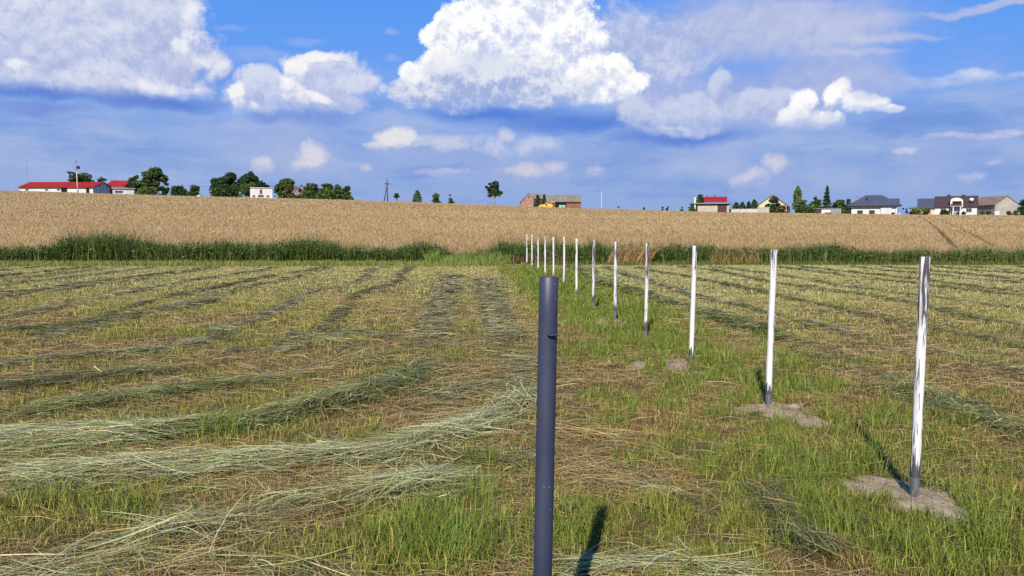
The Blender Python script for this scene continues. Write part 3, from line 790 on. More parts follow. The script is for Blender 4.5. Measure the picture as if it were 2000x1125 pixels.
px_x = lambda px, d: (px - 1000) / FPX * d
def leafmass(n, xr, yr, h, col1, col2, size=0.07, env=None):
    x = xr[0] + (xr[1] - xr[0]) * RNG.random(n); y = yr[0] + (yr[1] - yr[0]) * RNG.random(n)
    if env is not None:
        k = RNG.random(n) < env(x, y); x, y = x[k], y[k]; n = len(x)
    hv = h * 0.92 * (0.72 + 0.56 * fbm(x * 2.4, y * 0.4, 131, 4)) * vtop(x)
    z = terrain(x, y) + hv * RNG.random(n) ** 0.7
    s = size * (0.6 + 0.8 * RNG.random(n))
    P = np.stack([x, y, z], 1)
    d1 = RNG.standard_normal((n, 3)); d1[:, 2] = d1[:, 2] * 0.5 - 0.15; d1 /= np.linalg.norm(d1, axis=1)[:, None]
    d2 = np.cross(d1, RNG.standard_normal((n, 3))); d2 /= np.linalg.norm(d2, axis=1)[:, None]
    V = np.empty((n, 4, 3), np.float32)
    V[:, 0] = P - d1 * s[:, None]; V[:, 1] = P + d2 * s[:, None] * 0.4; V[:, 2] = P + d1 * s[:, None]; V[:, 3] = P - d2 * s[:, None] * 0.4
    i = np.arange(n) * 4
    verge.add(V.reshape(-1, 3), np.stack([i, i + 1, i + 2, i + 3], 1), np.repeat(mixcol(col1, col2, RNG.random(n), 0.25), 4, axis=0))
W_ = 31.0
right_dark = lambda x, y: np.where((x > px_x(905, 40)) & (x < px_x(965, 40)), 0.65, 1.0) * np.where(x > px_x(1700, 40), 0.7, 1.0) * np.where((x > px_x(1190, 40)) & (x < px_x(1268, 40)) & (y < 40.6), 0.25, 1.0)
verge_add(34000, (-W_, W_), (39.6, 43.2), 1.02, DG1, DG2, w=0.03, env=right_dark)
leafmass(30000, (-W_, W_), (39.4, 43.0), 0.92, DG1, (0.060, 0.120, 0.030), 0.075, env=right_dark)
verge_add(4200, (-W_, W_), (40.0, 43.2), 1.30, (0.06, 0.10, 0.028), (0.13, 0.16, 0.06), w=0.022, lean=0.2)
verge_add(2200, (-W_, W_), (39.5, 40.6), 0.85, (0.075, 0.120, 0.030), (0.150, 0.185, 0.060), w=0.024, lean=0.25, env=lambda x, y: sstep(0.45, 0.6, fbm(x * 0.45, y * 0, 135, 3)))
verge_add(2500, (-W_, W_), (42.3, 43.6), 1.05, (0.42, 0.31, 0.16), (0.26, 0.19, 0.09), w=0.02, lean=0.3)
for pxc, pw, n, h in ((185, 46, 1500, 1.85), (235, 30, 900, 1.8), (130, 14, 260, 1.75), (330, 50, 500, 1.4), (450, 40, 420, 1.45), (590, 34, 700, 1.65), (640, 40, 300, 1.4), (830, 40, 600, 1.45), (1000, 40, 800, 1.5), (1165, 22, 260, 1.75), (1370, 60, 700, 1.35), (1610, 60, 900, 1.5), (1790, 10, 60, 1.6), (1900, 40, 400, 1.45), (1985, 24, 300, 1.4), (20, 40, 400, 1.3)):
    x0 = px_x(pxc, 41.3); s = px_x(1000 + pw, 41.3)
    xs = RNG.normal(x0, s * 0.5, n); ys = 40.4 + 2.0 * RNG.random(n)
    hv = 0.95 * h * (0.55 + 0.5 * RNG.random(n)) * np.exp(-((xs - x0) / (1.6 * s)) ** 2)
    verge.add(*blades(xs, ys, hv, 0.03 * (0.6 + 0.8 * RNG.random(n)), mixcol((0.050, 0.095, 0.026), (0.115, 0.165, 0.055), RNG.random(n), 0.2), lean=0.22))
for _ in range(300):                              # stems and clumps standing out of the mass
    x0 = -W_ + 2 * W_ * RNG.random(); n = RNG.integers(3, 34)
    if px_x(868, 40) < x0 < px_x(965, 40): continue
    xs = RNG.normal(x0, 0.05 + 0.22 * RNG.random(), n); ys = 39.8 + 3.0 * RNG.random() + RNG.normal(0, 0.2, n)
    hv = vtop(xs) * (1.0 + 0.38 * RNG.random() ** 2) * (0.7 + 0.4 * RNG.random(n))
    verge.add(*blades(xs, ys, hv, 0.028 * (0.6 + 0.8 * RNG.random(n)), mixcol((0.030, 0.058, 0.012), (0.120, 0.155, 0.040), RNG.random(n) * RNG.random(), 0.2), lean=0.25))
# straw-coloured dead stems leaning right, brown nettles behind the far posts
TAN1, TAN2 = (0.40, 0.27, 0.125), (0.23, 0.15, 0.07)
verge_add(1500, (px_x(1185, 39.6), px_x(1268, 39.6)), (39.2, 40.2), 0.95, TAN1, TAN2, w=0.02, lean=0.75, heading=np.float64(0.1))
verge_add(900, (px_x(1385, 40), px_x(1480, 40)), (39.4, 40.4), 0.9, TAN1, (0.2, 0.16, 0.06), w=0.02, lean=0.4)
verge_add(700, (px_x(970, 40), px_x(1110, 40)), (39.3, 40.2), 0.70, (0.17, 0.115, 0.06), (0.09, 0.08, 0.03), w=0.025, lean=0.5)
verge_add(1400, (-W_, W_), (39.6, 41.5), 0.85, (0.26, 0.20, 0.09), (0.15, 0.14, 0.05), w=0.018, lean=0.3)
verge_add(2600, (px_x(1690, 40), px_x(2060, 40)), (39.4, 42.4), 1.1, (0.17, 0.18, 0.06), (0.09, 0.12, 0.030), w=0.02, lean=0.3)
# bright low grass in front of the ditch
verge_add(26000, (-W_, px_x(985, 38)), (36.9, 39.6), 0.30, (0.165, 0.205, 0.045), (0.235, 0.240, 0.075), w=0.02, lean=0.5, env=lambda x, y: sstep(36.9, 38.2, y + 0.8 * (fbm(x * 0.5, y, 141, 3) - 0.5)))
for k in range(26):
    xc = RNG.normal(px_x(918, 38.5), 0.85); verge_add(130, (xc - 0.25, xc + 0.25), (37.3 + 2.2 * RNG.random(), 40.0), 0.45 + 0.33 * RNG.random(), (0.120, 0.190, 0.040), (0.215, 0.255, 0.075), w=0.022, lean=0.35)
verge_add(5200, (px_x(1050, 39), W_), (38.2, 39.6), 0.30, (0.130, 0.165, 0.040), (0.070, 0.105, 0.022), w=0.02, lean=0.6)
verge_add(1800, (px_x(960, 38), px_x(1050, 38)), (38.4, 39.4), 0.12, (0.40, 0.30, 0.17), (0.30, 0.19, 0.10), w=0.03, lean=1.2)
tag(link('verge_weeds', verge.mesh('verge_weeds'), leafy('weed_leaf', 0.25, 0.25, 0.5)), 'dense dark reeds, nettles and dead stems in the field ditch', 'weeds', kind='stuff')

# ------------------------------------------------------------------ ripe wheat
TX0, TY0, TS = px_x(1862, 47), 47.0, (px_x(1778, 190) - px_x(1862, 47)) / (190 - 47)
def track_u(x, y): return x - (TX0 + TS * (y - TY0) + 2.5 * np.sin((y - TY0) / 60.0) * 0.35)
def in_track(x, y):
    u = track_u(x, y); on = (y > 46)
    return on & ((np.abs(u) < 0.23) | (np.abs(u - 2.3) < 0.23))
wheat = Batch()
a_ = np.concatenate([np.arange(-460, -60, 10), np.arange(-60, -4, 1.4), [-2, -1, -0.45, -0.25, -0.21, 0, 0.21, 0.25, 0.45, 1.15, 1.85, 2.05, 2.09, 2.3, 2.51, 2.55, 2.75, 3.5, 5], np.arange(7, 40, 1.4), np.arange(40, 260, 10)])
y_ = np.concatenate([np.arange(43.0, 60, 0.5), np.arange(60, 110, 1.2), np.arange(110, 262, 2.5)])
A, YY = np.meshgrid(a_, y_)
XX = A + TX0 + TS * (YY - TY0) + 2.5 * np.sin((YY - TY0) / 60.0) * 0.35
trk = in_track(XX, YY)
ZZ = terrain(XX, YY) + WHEAT_H - 0.16 + 0.10 * (fbm(XX * 0.8, YY * 0.8, 151, 4) - 0.5) - 0.35 * trk
ZZ[0] = terrain(XX[0], YY[0])
nn = len(a_); i0 = (np.arange(len(y_) - 1)[:, None] * nn + np.arange(nn - 1)[None]).ravel()
cw = mixcol((0.415, 0.300, 0.188), (0.335, 0.240, 0.145), fbm(XX.ravel() * 2.2, YY.ravel() * 2.2, 152, 3), 0.06)
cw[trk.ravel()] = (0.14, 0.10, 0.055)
wheat.add(np.stack([XX.ravel(), YY.ravel(), ZZ.ravel()], 1).astype(np.float32), np.stack([i0, i0 + 1, i0 + nn + 1, i0 + nn], 1), cw)

def ears(y0, y1, n, w, h, drop):
    x, y = scatter(y0, y1, n, mx=6, slope=0.68)
    k = ~in_track(x, y); x, y = x[k], y[k]; n = len(x)
    big = fbm(x * 0.02, y * 0.07, 161, 4); mid = fbm(x * 0.35, y * 0.22, 162, 3)
    hv = h * (0.6 + 0.7 * RNG.random(n)) * (0.75 + 0.5 * mid)
    z = terrain(x, y) + WHEAT_H - drop
    t = np.clip(RNG.random(n) * 0.75 + 0.6 * (mid - 0.42) + 1.3 * (big - 0.45), 0, 1)
    c = mixcol((0.600, 0.440, 0.268), (0.465, 0.335, 0.196), t, 0.06)
    dk = RNG.random(n) < 0.05
    c[dk] = mixcol((0.22, 0.145, 0.075), (0.17, 0.11, 0.055), RNG.random(dk.sum()))
    wheat.add(*blades(x, y, hv, w * (0.6 + 0.8 * RNG.random(n)), c, lean=0.7, z0=z))
ears(43.0, 46, 32000, 0.020, 0.62, 0.5)
ears(46, 60, 110000, 0.024, 0.30, 0.22)
ears(60, 85, 120000, 0.032, 0.30, 0.22)
ears(85, 130, 130000, 0.050, 0.30, 0.22)
ears(130, 235, 170000, 0.085, 0.30, 0.22)
tag(link('wheat', wheat.mesh('wheat'), leafy('wheat_ear', 0.42, 0.1, 0.7)), 'ripe golden wheat covering the rising field', 'wheat', kind='stuff')
# ------------------------------------------------------------------ posts
def peel_mat():
    """white paint flaking off in upright streaks; object colour r = how much has gone, g = rust, b = where the flaking sits"""
    m, nt, out = new_mat('flaking_white_paint')
    tc = N(nt, 'ShaderNodeTexCoord').outputs['Object']
    oi = N(nt, 'ShaderNodeObjectInfo')
    oc = N(nt, 'ShaderNodeSeparateColor', inp={0: oi.outputs['Color']})
    off = N(nt, 'ShaderNodeMath', operation='MULTIPLY', inp={0: oc.outputs[2], 1: 37.0}).outputs[0]
    v = N(nt, 'ShaderNodeCombineXYZ', inp={0: off, 1: off, 2: off}).outputs[0]
    p0 = N(nt, 'ShaderNodeVectorMath', operation='ADD', inp={0: tc, 1: v}).outputs[0]
    ps = N(nt, 'ShaderNodeMapping', inp={'Vector': p0, 'Scale': (105, 105, 4.2)}).outputs[0]
    a = noise(nt, ps, 1.0, 6, 0.62, 0.4)
    pb = N(nt, 'ShaderNodeMapping', inp={'Vector': p0, 'Scale': (22, 22, 2.6)}).outputs[0]
    bnz = noise(nt, pb, 1.0, 3, 0.5)
    s1 = N(nt, 'ShaderNodeMath', operation='MULTIPLY', inp={0: bnz, 1: 0.75}).outputs[0]
    s2 = N(nt, 'ShaderNodeMath', operation='ADD', inp={0: a, 1: s1}).outputs[0]
    s3 = N(nt, 'ShaderNodeMath', operation='ADD', inp={0: s2, 1: oc.outputs[0]}).outputs[0]
    zz = N(nt, 'ShaderNodeSeparateXYZ', inp={0: tc}).outputs[2]
    up_ = N(nt, 'ShaderNodeMath', operation='MULTIPLY', inp={0: ramp(nt, zz, 0.8, 1.5), 1: 0.07}).outputs[0]
    s3 = N(nt, 'ShaderNodeMath', operation='ADD', inp={0: s3, 1: up_}).outputs[0]
    lo_ = N(nt, 'ShaderNodeMath', operation='MULTIPLY', inp={0: ramp(nt, zz, 0.34, 0.14), 1: 0.30}).outputs[0]
    s3 = N(nt, 'ShaderNodeMath', operation='ADD', inp={0: s3, 1: lo_}).outputs[0]
    gone = ramp(nt, s3, 0.985, 1.03)
    fz = noise(nt, ps, 3.0, 3, 0.6)
    white = mixc(nt, ramp(nt, fz, 0.45, 0.75), (0.47, 0.47, 0.475), (0.39, 0.395, 0.415))
    bare = mixc(nt, oc.outputs[1], (0.045, 0.046, 0.064), (0.075, 0.048, 0.040))
    c = mixc(nt, gone, white, bare)
    bp = N(nt, 'ShaderNodeBump', inp={'Height': gone, 'Strength': 0.5, 'Distance': 0.002}, invert=True)
    p = N(nt, 'ShaderNodeBsdfPrincipled', inp={'Base Color': c, 'Roughness': 0.85, 'Specular IOR Level': 0.15})
    nt.links.new(bp.outputs[0], p.inputs['Normal'])
    nt.links.new(p.outputs[0], out.inputs[0])
    return m
PEEL = peel_mat()
FOOT = plain('dark_grey_undercoat', (0.055, 0.060, 0.085), 0.25, 14, 0.6, 0.3, c2=(0.11, 0.11, 0.13), stretch=(1, 1, 0.25))
def pipe_mesh(r, z0, z1, rows, seg=24, wall=0.004, dent=0.0015, seed=1, closed=False):
    """hollow steel tube with slightly uneven wall, lip and inner face"""
    mb = MB(); n0 = 0
    rings = []
    for k in range(rows + 1):
        z = z0 + (z1 - z0) * k / rows
        rings.append((r, z, dent))
    rings += [(r - 0.001, z1 + 0.0012, dent), (r - wall, z1 + 0.0008, dent), (r - wall, z1 - 0.12, 0), (0.0005, z1 - 0.125, 0)]
    rr = random.Random(seed)
    V = []; Fc = []
    for k, (rad, z, dn) in enumerate(rings):
        for s in range(seg):
            w = 2 * math.pi * s / seg
            q = rad + dn * math.sin(3 * w + z * 5) * math.sin(7 * z + seed) + rr.uniform(-0.2, 0.2) * dn
            V.append((q * math.cos(w), q * math.sin(w), z))
    for k in range(len(rings) - 1):
        for s in range(seg):
            s2 = (s + 1) % seg
            Fc.append([k * seg + s, k * seg + s2, (k + 1) * seg + s2, (k + 1) * seg + s])
    me = bpy.data.meshes.new('pole'); me.from_pydata(V, [], Fc)
    me.polygons.foreach_set('use_smooth', [True] * len(Fc)); me.update()
    return me
POST_H = 1.50
pole_me = pipe_mesh(0.0290, 0.15, POST_H, 18)
pole_me.materials.append(PEEL)
foot_me = pipe_mesh(0.0280, -0.25, 0.149, 4)
foot_me.materials.append(FOOT)
POST_INFO = [   # top px, peel, rust, seed, length of bare foot, label
    ((1808, 502), 0.07, 0.10, 0.31, 0.13, 'nearest white post, streaked dark under its top, in the largest sand patch'),
    ((1513, 488), -0.06, 0.10, 0.62, 0.12, 'second white post of the row, cleanly painted, a sand heap at its foot'),
    ((1357, 480), -0.05, 0.10, 0.13, 0.12, 'third white post of the row, standing right beside two small sand patches'),
    ((1265, 475), 0.10, 0.75, 0.87, 0.10, 'fourth white post of the row, flaked to rusty brown along its lower half'),
    ((1203, 472), 0.06, 0.15, 0.45, 0.18, 'fifth white post of the row, its foot dark grey on a crumb of sand'),
    ((1160, 468), 0.08, 0.45, 0.05, 0.16, 'sixth white post of the row, speckled with flakes and dark grey at the foot'),
    ((1126, 466), -0.10, 0.10, 0.74, 0.08, 'seventh white post of the row, clean white down to the grass'),
    ((1102, 463), 0.02, 0.20, 0.22, 0.15, 'eighth white post of the row, first one right of the dark pipe post'),
    ((1081, 463), -0.08, 0.20, 0.93, 0.10, 'white post rising behind the right half of the dark pipe top'),
    ((1065, 461), -0.04, 0.20, 0.37, 0.10, 'white post rising behind the left half of the dark pipe top'),
    ((1051, 459), 0.02, 0.30, 0.58, 0.10, 'third white post from the far end, just left of the dark pipe top'),
    ((1039, 458), -0.06, 0.20, 0.17, 0.10, 'last but one white post at the far end of the row'),
    ((1029, 457.5), -0.08, 0.20, 0.81, 0.10, 'farthest white post, standing at the brown nettles by the ditch'),
]
def place_post(i, root):
    (x, y), (tp, pe, ru, sd, fl, lab) = POSTS[i], POST_INFO[i]
    z = float(ground_h(np.array([x]), np.array([y]))[0])
    top = at(tp[0], tp[1], y)
    d = Vector((top.x - x, 0, top.z - z))
    root.location = (x, y, z)
    root.rotation_euler = (random.uniform(-0.012, 0.012), math.atan2(d.x, d.z), 0)
    tag(root, lab, 'post', 'white posts in a row across the field')
    pole, foot = kids[root.name]
    ratio = d.length / POST_H
    pole.scale = (1, 1, (d.length - fl) / (POST_H - 0.15)); pole.location = (0, 0, fl - 0.15 * pole.scale[2])
    foot.location = (0, 0, fl - 0.15)
    pole.rotation_euler = (0, 0, sd * 6.28)
    pole.color = (pe, ru, sd, 1)
kids = {}
r0 = empty('fence_post', (0, 0, 0))
po = bpy.data.objects.new('pole', pole_me); COL.objects.link(po); po.parent = r0
fo = bpy.data.objects.new('bare_foot', foot_me); COL.objects.link(fo); fo.parent = r0
kids[r0.name] = (po, fo)
roots = [r0]
for i in range(1, 13):
    r = r0.copy(); COL.objects.link(r)
    a, b = po.copy(), fo.copy()
    for o in (a, b): COL.objects.link(o); o.parent = r
    kids[r.name] = (a, b); roots.append(r)
for i, r in enumerate(roots): place_post(i, r)

# -- the dark steel pipe in front
m, nt, out = new_mat('dark_blue_paint')
tc = N(nt, 'ShaderNodeTexCoord').outputs['Object']
ps = N(nt, 'ShaderNodeMapping', inp={'Vector': tc, 'Scale': (1, 1, 0.35)}).outputs[0]
n1 = noise(nt, ps, 9, 5, 0.6); n2 = noise(nt, tc, 130, 2, 0.5)
vor = N(nt, 'ShaderNodeTexVoronoi', inp={'Vector': tc, 'Scale': 24.0})
chip = ramp(nt, vor.outputs['Distance'], 0.06, 0.03)
c = mixc(nt, ramp(nt, n1, 0.3, 0.75), (0.018, 0.024, 0.050), (0.028, 0.035, 0.064))
c = mixc(nt, chip, c, (0.17, 0.19, 0.24))
bp = N(nt, 'ShaderNodeBump', inp={'Height': n2, 'Strength': 0.12, 'Distance': 0.002})
p = N(nt, 'ShaderNodeBsdfPrincipled', inp={'Base Color': c, 'Roughness': N(nt, 'ShaderNodeMapRange', inp={0: n1, 3: 0.38, 4: 0.6}).outputs[0], 'Specular IOR Level': 0.4})
nt.links.new(bp.outputs[0], p.inputs['Normal']); nt.links.new(p.outputs[0], out.inputs[0])
NAVY = m
RUST = plain('rusty_pipe_edge', (0.13, 0.055, 0.04), 0.3, 30, 0.85, 0.2, c2=(0.06, 0.035, 0.035))
DP = 2.72
top = at(1072, 541, DP)
bx = at(1055, 1411, DP).x; bz = float(ground_h(np.array([bx]), np.array([DP]))[0])
root = tag(empty('steel_post', (bx, DP, bz)), 'dark blue hollow steel pipe post standing closest to the viewer', 'post')
LN = top.z - bz
root.rotation_euler = (0.0, math.atan2(top.x - bx, LN), 0)
me = pipe_mesh(0.0325, -0.2, LN, 14, seg=48, wall=0.004, dent=0.0003, seed=3)
me.materials.append(NAVY)
o = bpy.data.objects.new('pipe', me); COL.objects.link(o); o.parent = root
# bare rusty lip and inside wall of the pipe
V = []; Fc = []; seg = 48
for (rad, z) in ((0.0318, LN + 0.0016), (0.0282, LN + 0.0016), (0.0280, LN - 0.115)):
    for s in range(seg): V.append((rad * math.cos(2 * math.pi * s / seg), rad * math.sin(2 * math.pi * s / seg), z))
for k in range(2):
    for s in range(seg): Fc.append([k * seg + s, k * seg + (s + 1) % seg, (k + 1) * seg + (s + 1) % seg, (k + 1) * seg + s])
lm = bpy.data.meshes.new('pipe_mouth'); lm.from_pydata(V, [], Fc); lm.polygons.foreach_set('use_smooth', [k >= seg for k in range(2 * seg)])
link('pipe_mouth', lm, RUST, root)
# welded wire lug on the right front
zl = LN - (653 - 541) / FPX * DP * 1.0
lug = MB()
ang = math.radians(-66)
ux, uy = math.cos(ang), math.sin(ang); tx, ty = -uy, ux
def L(a, b, c): return (ux * (0.031 + a * 0.65) + tx * b, uy * (0.031 + a * 0.65) + ty * b, zl + c)
lug.tube([L(-0.004, -0.014, 0), L(0.016, -0.0145, 0.001), L(0.020, -0.010, 0.001), L(0.0205, 0.012, 0.0), L(0.016, 0.016, 0), L(-0.004, 0.0165, 0)], 0.0032, 8)
lug.tube([L(0.018, -0.012, 0), L(0.0185, -0.0125, 0.009), L(0.016, -0.012, 0.013)], [0.0026, 0.0024, 0.0018], 8)
for q in ((-0.0005, -0.014), (-0.0005, 0.0165)): lug.tube([L(q[0], q[1], -0.004), L(q[0] + 0.002, q[1], 0), L(q[0], q[1], 0.004)], [0.002, 0.0042, 0.002], 8)
lug.poly([L(0.0, -0.0125, 0.0008), L(0.0185, -0.0115, 0.0008), L(0.0185, 0.0135, 0.0008), L(0.0, 0.0155, 0.0008)])
lug.poly([L(0.0, -0.0125, -0.0012), L(0.0185, -0.0115, -0.0012), L(0.0185, 0.0135, -0.0012), L(0.0, 0.0155, -0.0012)])
lug.build('welded_lug', NAVY, root)
# ------------------------------------------------------------------ buildings on the crest
WHITE = plain('white_render', (0.55, 0.545, 0.53), 0.08, 0.25, 0.85, 0.2)
CREAM = plain('cream_render', (0.56, 0.49, 0.36), 0.10, 0.25, 0.85, 0.2)
GREYW = plain('grey_render', (0.34, 0.33, 0.30), 0.14, 0.3, 0.9, 0.2)
PALEGREY = plain('pale_sheet', (0.50, 0.53, 0.58), 0.10, 0.3, 0.6, 0.3, stretch=(3, 3, 0.3))
BLOCK = plain('concrete_block', (0.42, 0.39, 0.34), 0.16, 0.6, 0.95, 0.1, stretch=(1, 1, 3))
REDROOF = plain('red_sheet_roof', (0.270, 0.018, 0.012), 0.14, 0.25, 0.8, 0.12, stretch=(6, 1, 1))
CRIMSON = plain('crimson_roof', (0.280, 0.014, 0.020), 0.12, 0.3, 0.8, 0.12, stretch=(6, 1, 1))
BROWNROOF = plain('dark_brown_tiles', (0.060, 0.034, 0.036), 0.18, 0.4, 0.6, 0.3, stretch=(3, 3, 8))
NAVYROOF = plain('slate_blue_tiles', (0.060, 0.068, 0.100), 0.18, 0.4, 0.55, 0.35, stretch=(3, 3, 8))
ETERNIT = plain('weathered_grey_roof', (0.200, 0.185, 0.155), 0.20, 0.35, 0.9, 0.15, c2=(0.130, 0.120, 0.095), stretch=(4, 0.6, 0.6))
TANROOF = plain('faded_brown_roof', (0.235, 0.175, 0.130), 0.18, 0.3, 0.9, 0.15, stretch=(4, 0.6, 0.6))
BRICK = plain('red_brick', (0.235, 0.105, 0.075), 0.20, 0.8, 0.95, 0.1, c2=(0.170, 0.075, 0.055), stretch=(1, 1, 4))
PINKBRICK = plain('faded_brick', (0.320, 0.180, 0.140), 0.16, 0.8, 0.95, 0.1, c2=(0.250, 0.130, 0.098), stretch=(1, 1, 4))
FRAME = plain('white_frame', (0.52, 0.52, 0.52), 0.06, 1, 0.5, 0.3)
DARKWOOD = plain('dark_wood', (0.075, 0.045, 0.038), 0.2, 1.5, 0.8, 0.2)
DARKIN = plain('dark_opening', (0.020, 0.018, 0.017), 0.2, 1, 0.9, 0.1)  # near black; on opening panels it stands for the shade inside
GREYMETAL = plain('grey_metal', (0.20, 0.21, 0.23), 0.15, 1, 0.5, 0.5)
CONCRETE = plain('grey_concrete', (0.44, 0.43, 0.41), 0.12, 0.8, 0.9, 0.2)
m, nt, out = new_mat('window_glass')
p = N(nt, 'ShaderNodeBsdfPrincipled', inp={'Base Color': (0.030, 0.038, 0.055, 1), 'Roughness': 0.08, 'Specular IOR Level': 0.6})
nt.links.new(p.outputs[0], out.inputs[0]); GLASS = m

class House:
    """a building with its own frame: origin at the middle of the front foot, front towards -y"""
    def __init__(s, name, label, cat, x0, x1, yr, ye, d, depth, face=True, ridge='x', group=None, base=None):
        phi = math.atan2((x0 + x1) / 2 - CX, FPX)
        pc = at((x0 + x1) / 2, ye, d)
        s.d = d; s.px = (x0, x1)
        s.rz = -phi if face else 0.0
        s.W = (x1 - x0) / FPX * d * (math.cos(phi) if face else 1.0)
        s.D = depth
        s.gz = tz(pc.x, d) - 0.3
        s.H = at((x0 + x1) / 2, ye, d).z - s.gz
        s.R = at((x0 + x1) / 2, yr, d).z - s.gz
        s.ridge = ridge
        s.root = tag(empty(name, (pc.x, d, s.gz), s.rz), label, cat, group)
        s.cx = (x0 + x1) / 2; s.cosf = math.cos(phi) if face else 1.0
    def u(s, px): return (px - s.cx) / FPX * s.d * s.cosf
    def z(s, py): return at(s.cx, py, s.d).z - s.gz
    def wall(s, mat, gable=True, name='wall'):
        mb = MB(); w, D, H = s.W / 2, s.D, s.H
        mb.box(-w, w, 0, D, 0, H)
        if gable and s.ridge == 'x':
            e = 0.004
            for sx in (-1, 1):
                mb.poly([(sx * (w - e), e, H - .01), (sx * (w - e), D - e, H - .01), (sx * (w - e), D / 2, s.R - 0.05)])
        if gable and s.ridge == 'y':
            e = 0.004
            for yy in (e, D - e): mb.poly([(-w + e, yy, H - .01), (w - e, yy, H - .01), (0, yy, s.R - 0.05)])
        s.w_ = mb.build(name, mat, s.root); return s.w_
    def roof(s, mat, over=0.4, t=0.16, name='roof'):
        mb = MB(); w, D, H, R = s.W / 2, s.D, s.H, s.R
        if s.ridge == 'x':
            k = (R - H) / (D / 2)
            sec = [(-over, H - over * k), (D / 2, R), (D + over, H - over * k), (D + over, H - over * k + t), (D / 2, R + t), (-over, H - over * k + t)]
            mb.prism(sec, -w - over * 0.6, w + over * 0.6, caps=[[0, 1, 4, 5], [1, 2, 3, 4]])
            s.r_ = mb.build(name, mat, s.root)
        else:
            k = (R - H) / w
            sec = [(-w - over, H - over * k), (0, R), (w + over, H - over * k), (w + over, H - over * k + t), (0, R + t), (-w - over, H - over * k + t)]
            mb.prism(sec, -over * 0.6, D + over * 0.6, caps=[[0, 1, 4, 5], [1, 2, 3, 4]])
            mb.v = [(y, x, z) for x, y, z in mb.v]
            s.r_ = mb.build(name, mat, s.root)
        return s.r_
    def hip(s, mat, r0, r1, over=0.6, t=0.14, name='roof'):
        w, D, H, R = s.W / 2 + over, s.D, s.H - 0.2, s.R
        a, b, c, d_ = (-w, -over, H), (w, -over, H), (w, D + over, H), (-w, D + over, H)
        e, f = (r0, D / 2, R), (r1, D / 2, R)
        mb = MB(); up = lambda p: (p[0], p[1], p[2] + t)
        for q in ([a, b, f, e], [b, c, f], [c, d_, e, f], [d_, a, e]): mb.poly([up(p) for p in q])
        mb.poly([d_, c, b, a])
        for p_, q_ in ((a, b), (b, c), (c, d_), (d_, a)): mb.poly([p_, q_, up(q_), up(p_)])
        s.r_ = mb.build(name, mat, s.root); return s.r_
    def flat(s, mat, drop=0.0, over=0.3, t=0.22, name='roof'):
        w, D = s.W / 2 + over, s.D
        z0, z1 = s.H + 0.003, s.R
        mb = MB(); mb.prism([(-over, z0), (D + over, z1), (D + over, z1 + t), (-over, z0 + t)], -w, w)
        s.r_ = mb.build(name, mat, s.root); return s.r_
    def place(s, face, a, z):
        if face == 'front': return Vector((a, 0, z)), Vector((1, 0, 0)), Vector((0, -1, 0))
        if face == 'right': return Vector((s.W / 2, a, z)), Vector((0, 1, 0)), Vector((1, 0, 0))
        return Vector((-s.W / 2, a, z)), Vector((0, -1, 0)), Vector((-1, 0, 0))
    def _bx(s, mb, o, ax, ot, a0, a1, z0, z1, d0, d1):
        P = [o + ax * a + ot * d + Vector((0, 0, z)) for z in (z0, z1) for d in (d0, d1) for a in (a0, a1)]
        n = len(mb.v); mb.v += [tuple(p) for p in P]
        for q in ((0, 1, 3, 2), (4, 6, 7, 5), (0, 4, 5, 1), (2, 3, 7, 6), (0, 2, 6, 4), (1, 5, 7, 3)): mb.f.append([n + i for i in q]); mb.smooth.append(False)
    def window(s, a, z, w, h, face='front', fm=None, t=0.10, bars=1):
        o, ax, ot = s.place(face, a, z); mb = MB()
        s._bx(mb, o, ax, ot, -w / 2, w / 2, -h / 2, -h / 2 + t, -0.03, 0.06); s._bx(mb, o, ax, ot, -w / 2, w / 2, h / 2 - t, h / 2, -0.03, 0.06)
        for x in [-w / 2, w / 2 - t] + ([-t / 2] if bars else []): s._bx(mb, o, ax, ot, x, x + t, -h / 2 + t, h / 2 - t, -0.03, 0.058)
        wn = mb.build('window', fm or FRAME, s.root)
        g = MB(); s._bx(g, o, ax, ot, -w / 2 + t * .5, w / 2 - t * .5, -h / 2 + t * .5, h / 2 - t * .5, -0.02, 0.025)
        g.build('pane', GLASS, wn); return wn
    def opening(s, a, z0, w, h, mat, face='front', name='door', proud=0.03):
        o, ax, ot = s.place(face, a, z0); mb = MB(); s._bx(mb, o, ax, ot, -w / 2, w / 2, 0, h, -0.04, proud)
        return mb.build(name, mat, s.root)
    def chimney(s, a, y, z0, z1, mat, w=0.6, parent=None):
        mb = MB(); mb.box(a - w / 2, a + w / 2, y - w / 2, y + w / 2, z0, z1); mb.box(a - w / 2 - .08, a + w / 2 + .08, y - w / 2 - .08, y + w / 2 + .08, z1 + 0.002, z1 + 0.14)
        return mb.build('chimney', mat, parent or s.r_)
    def extra(s, name, mat, boxes, parent=None):
        mb = MB()
        for b in boxes: mb.box(*b)
        return mb.build(name, mat, parent or s.root)

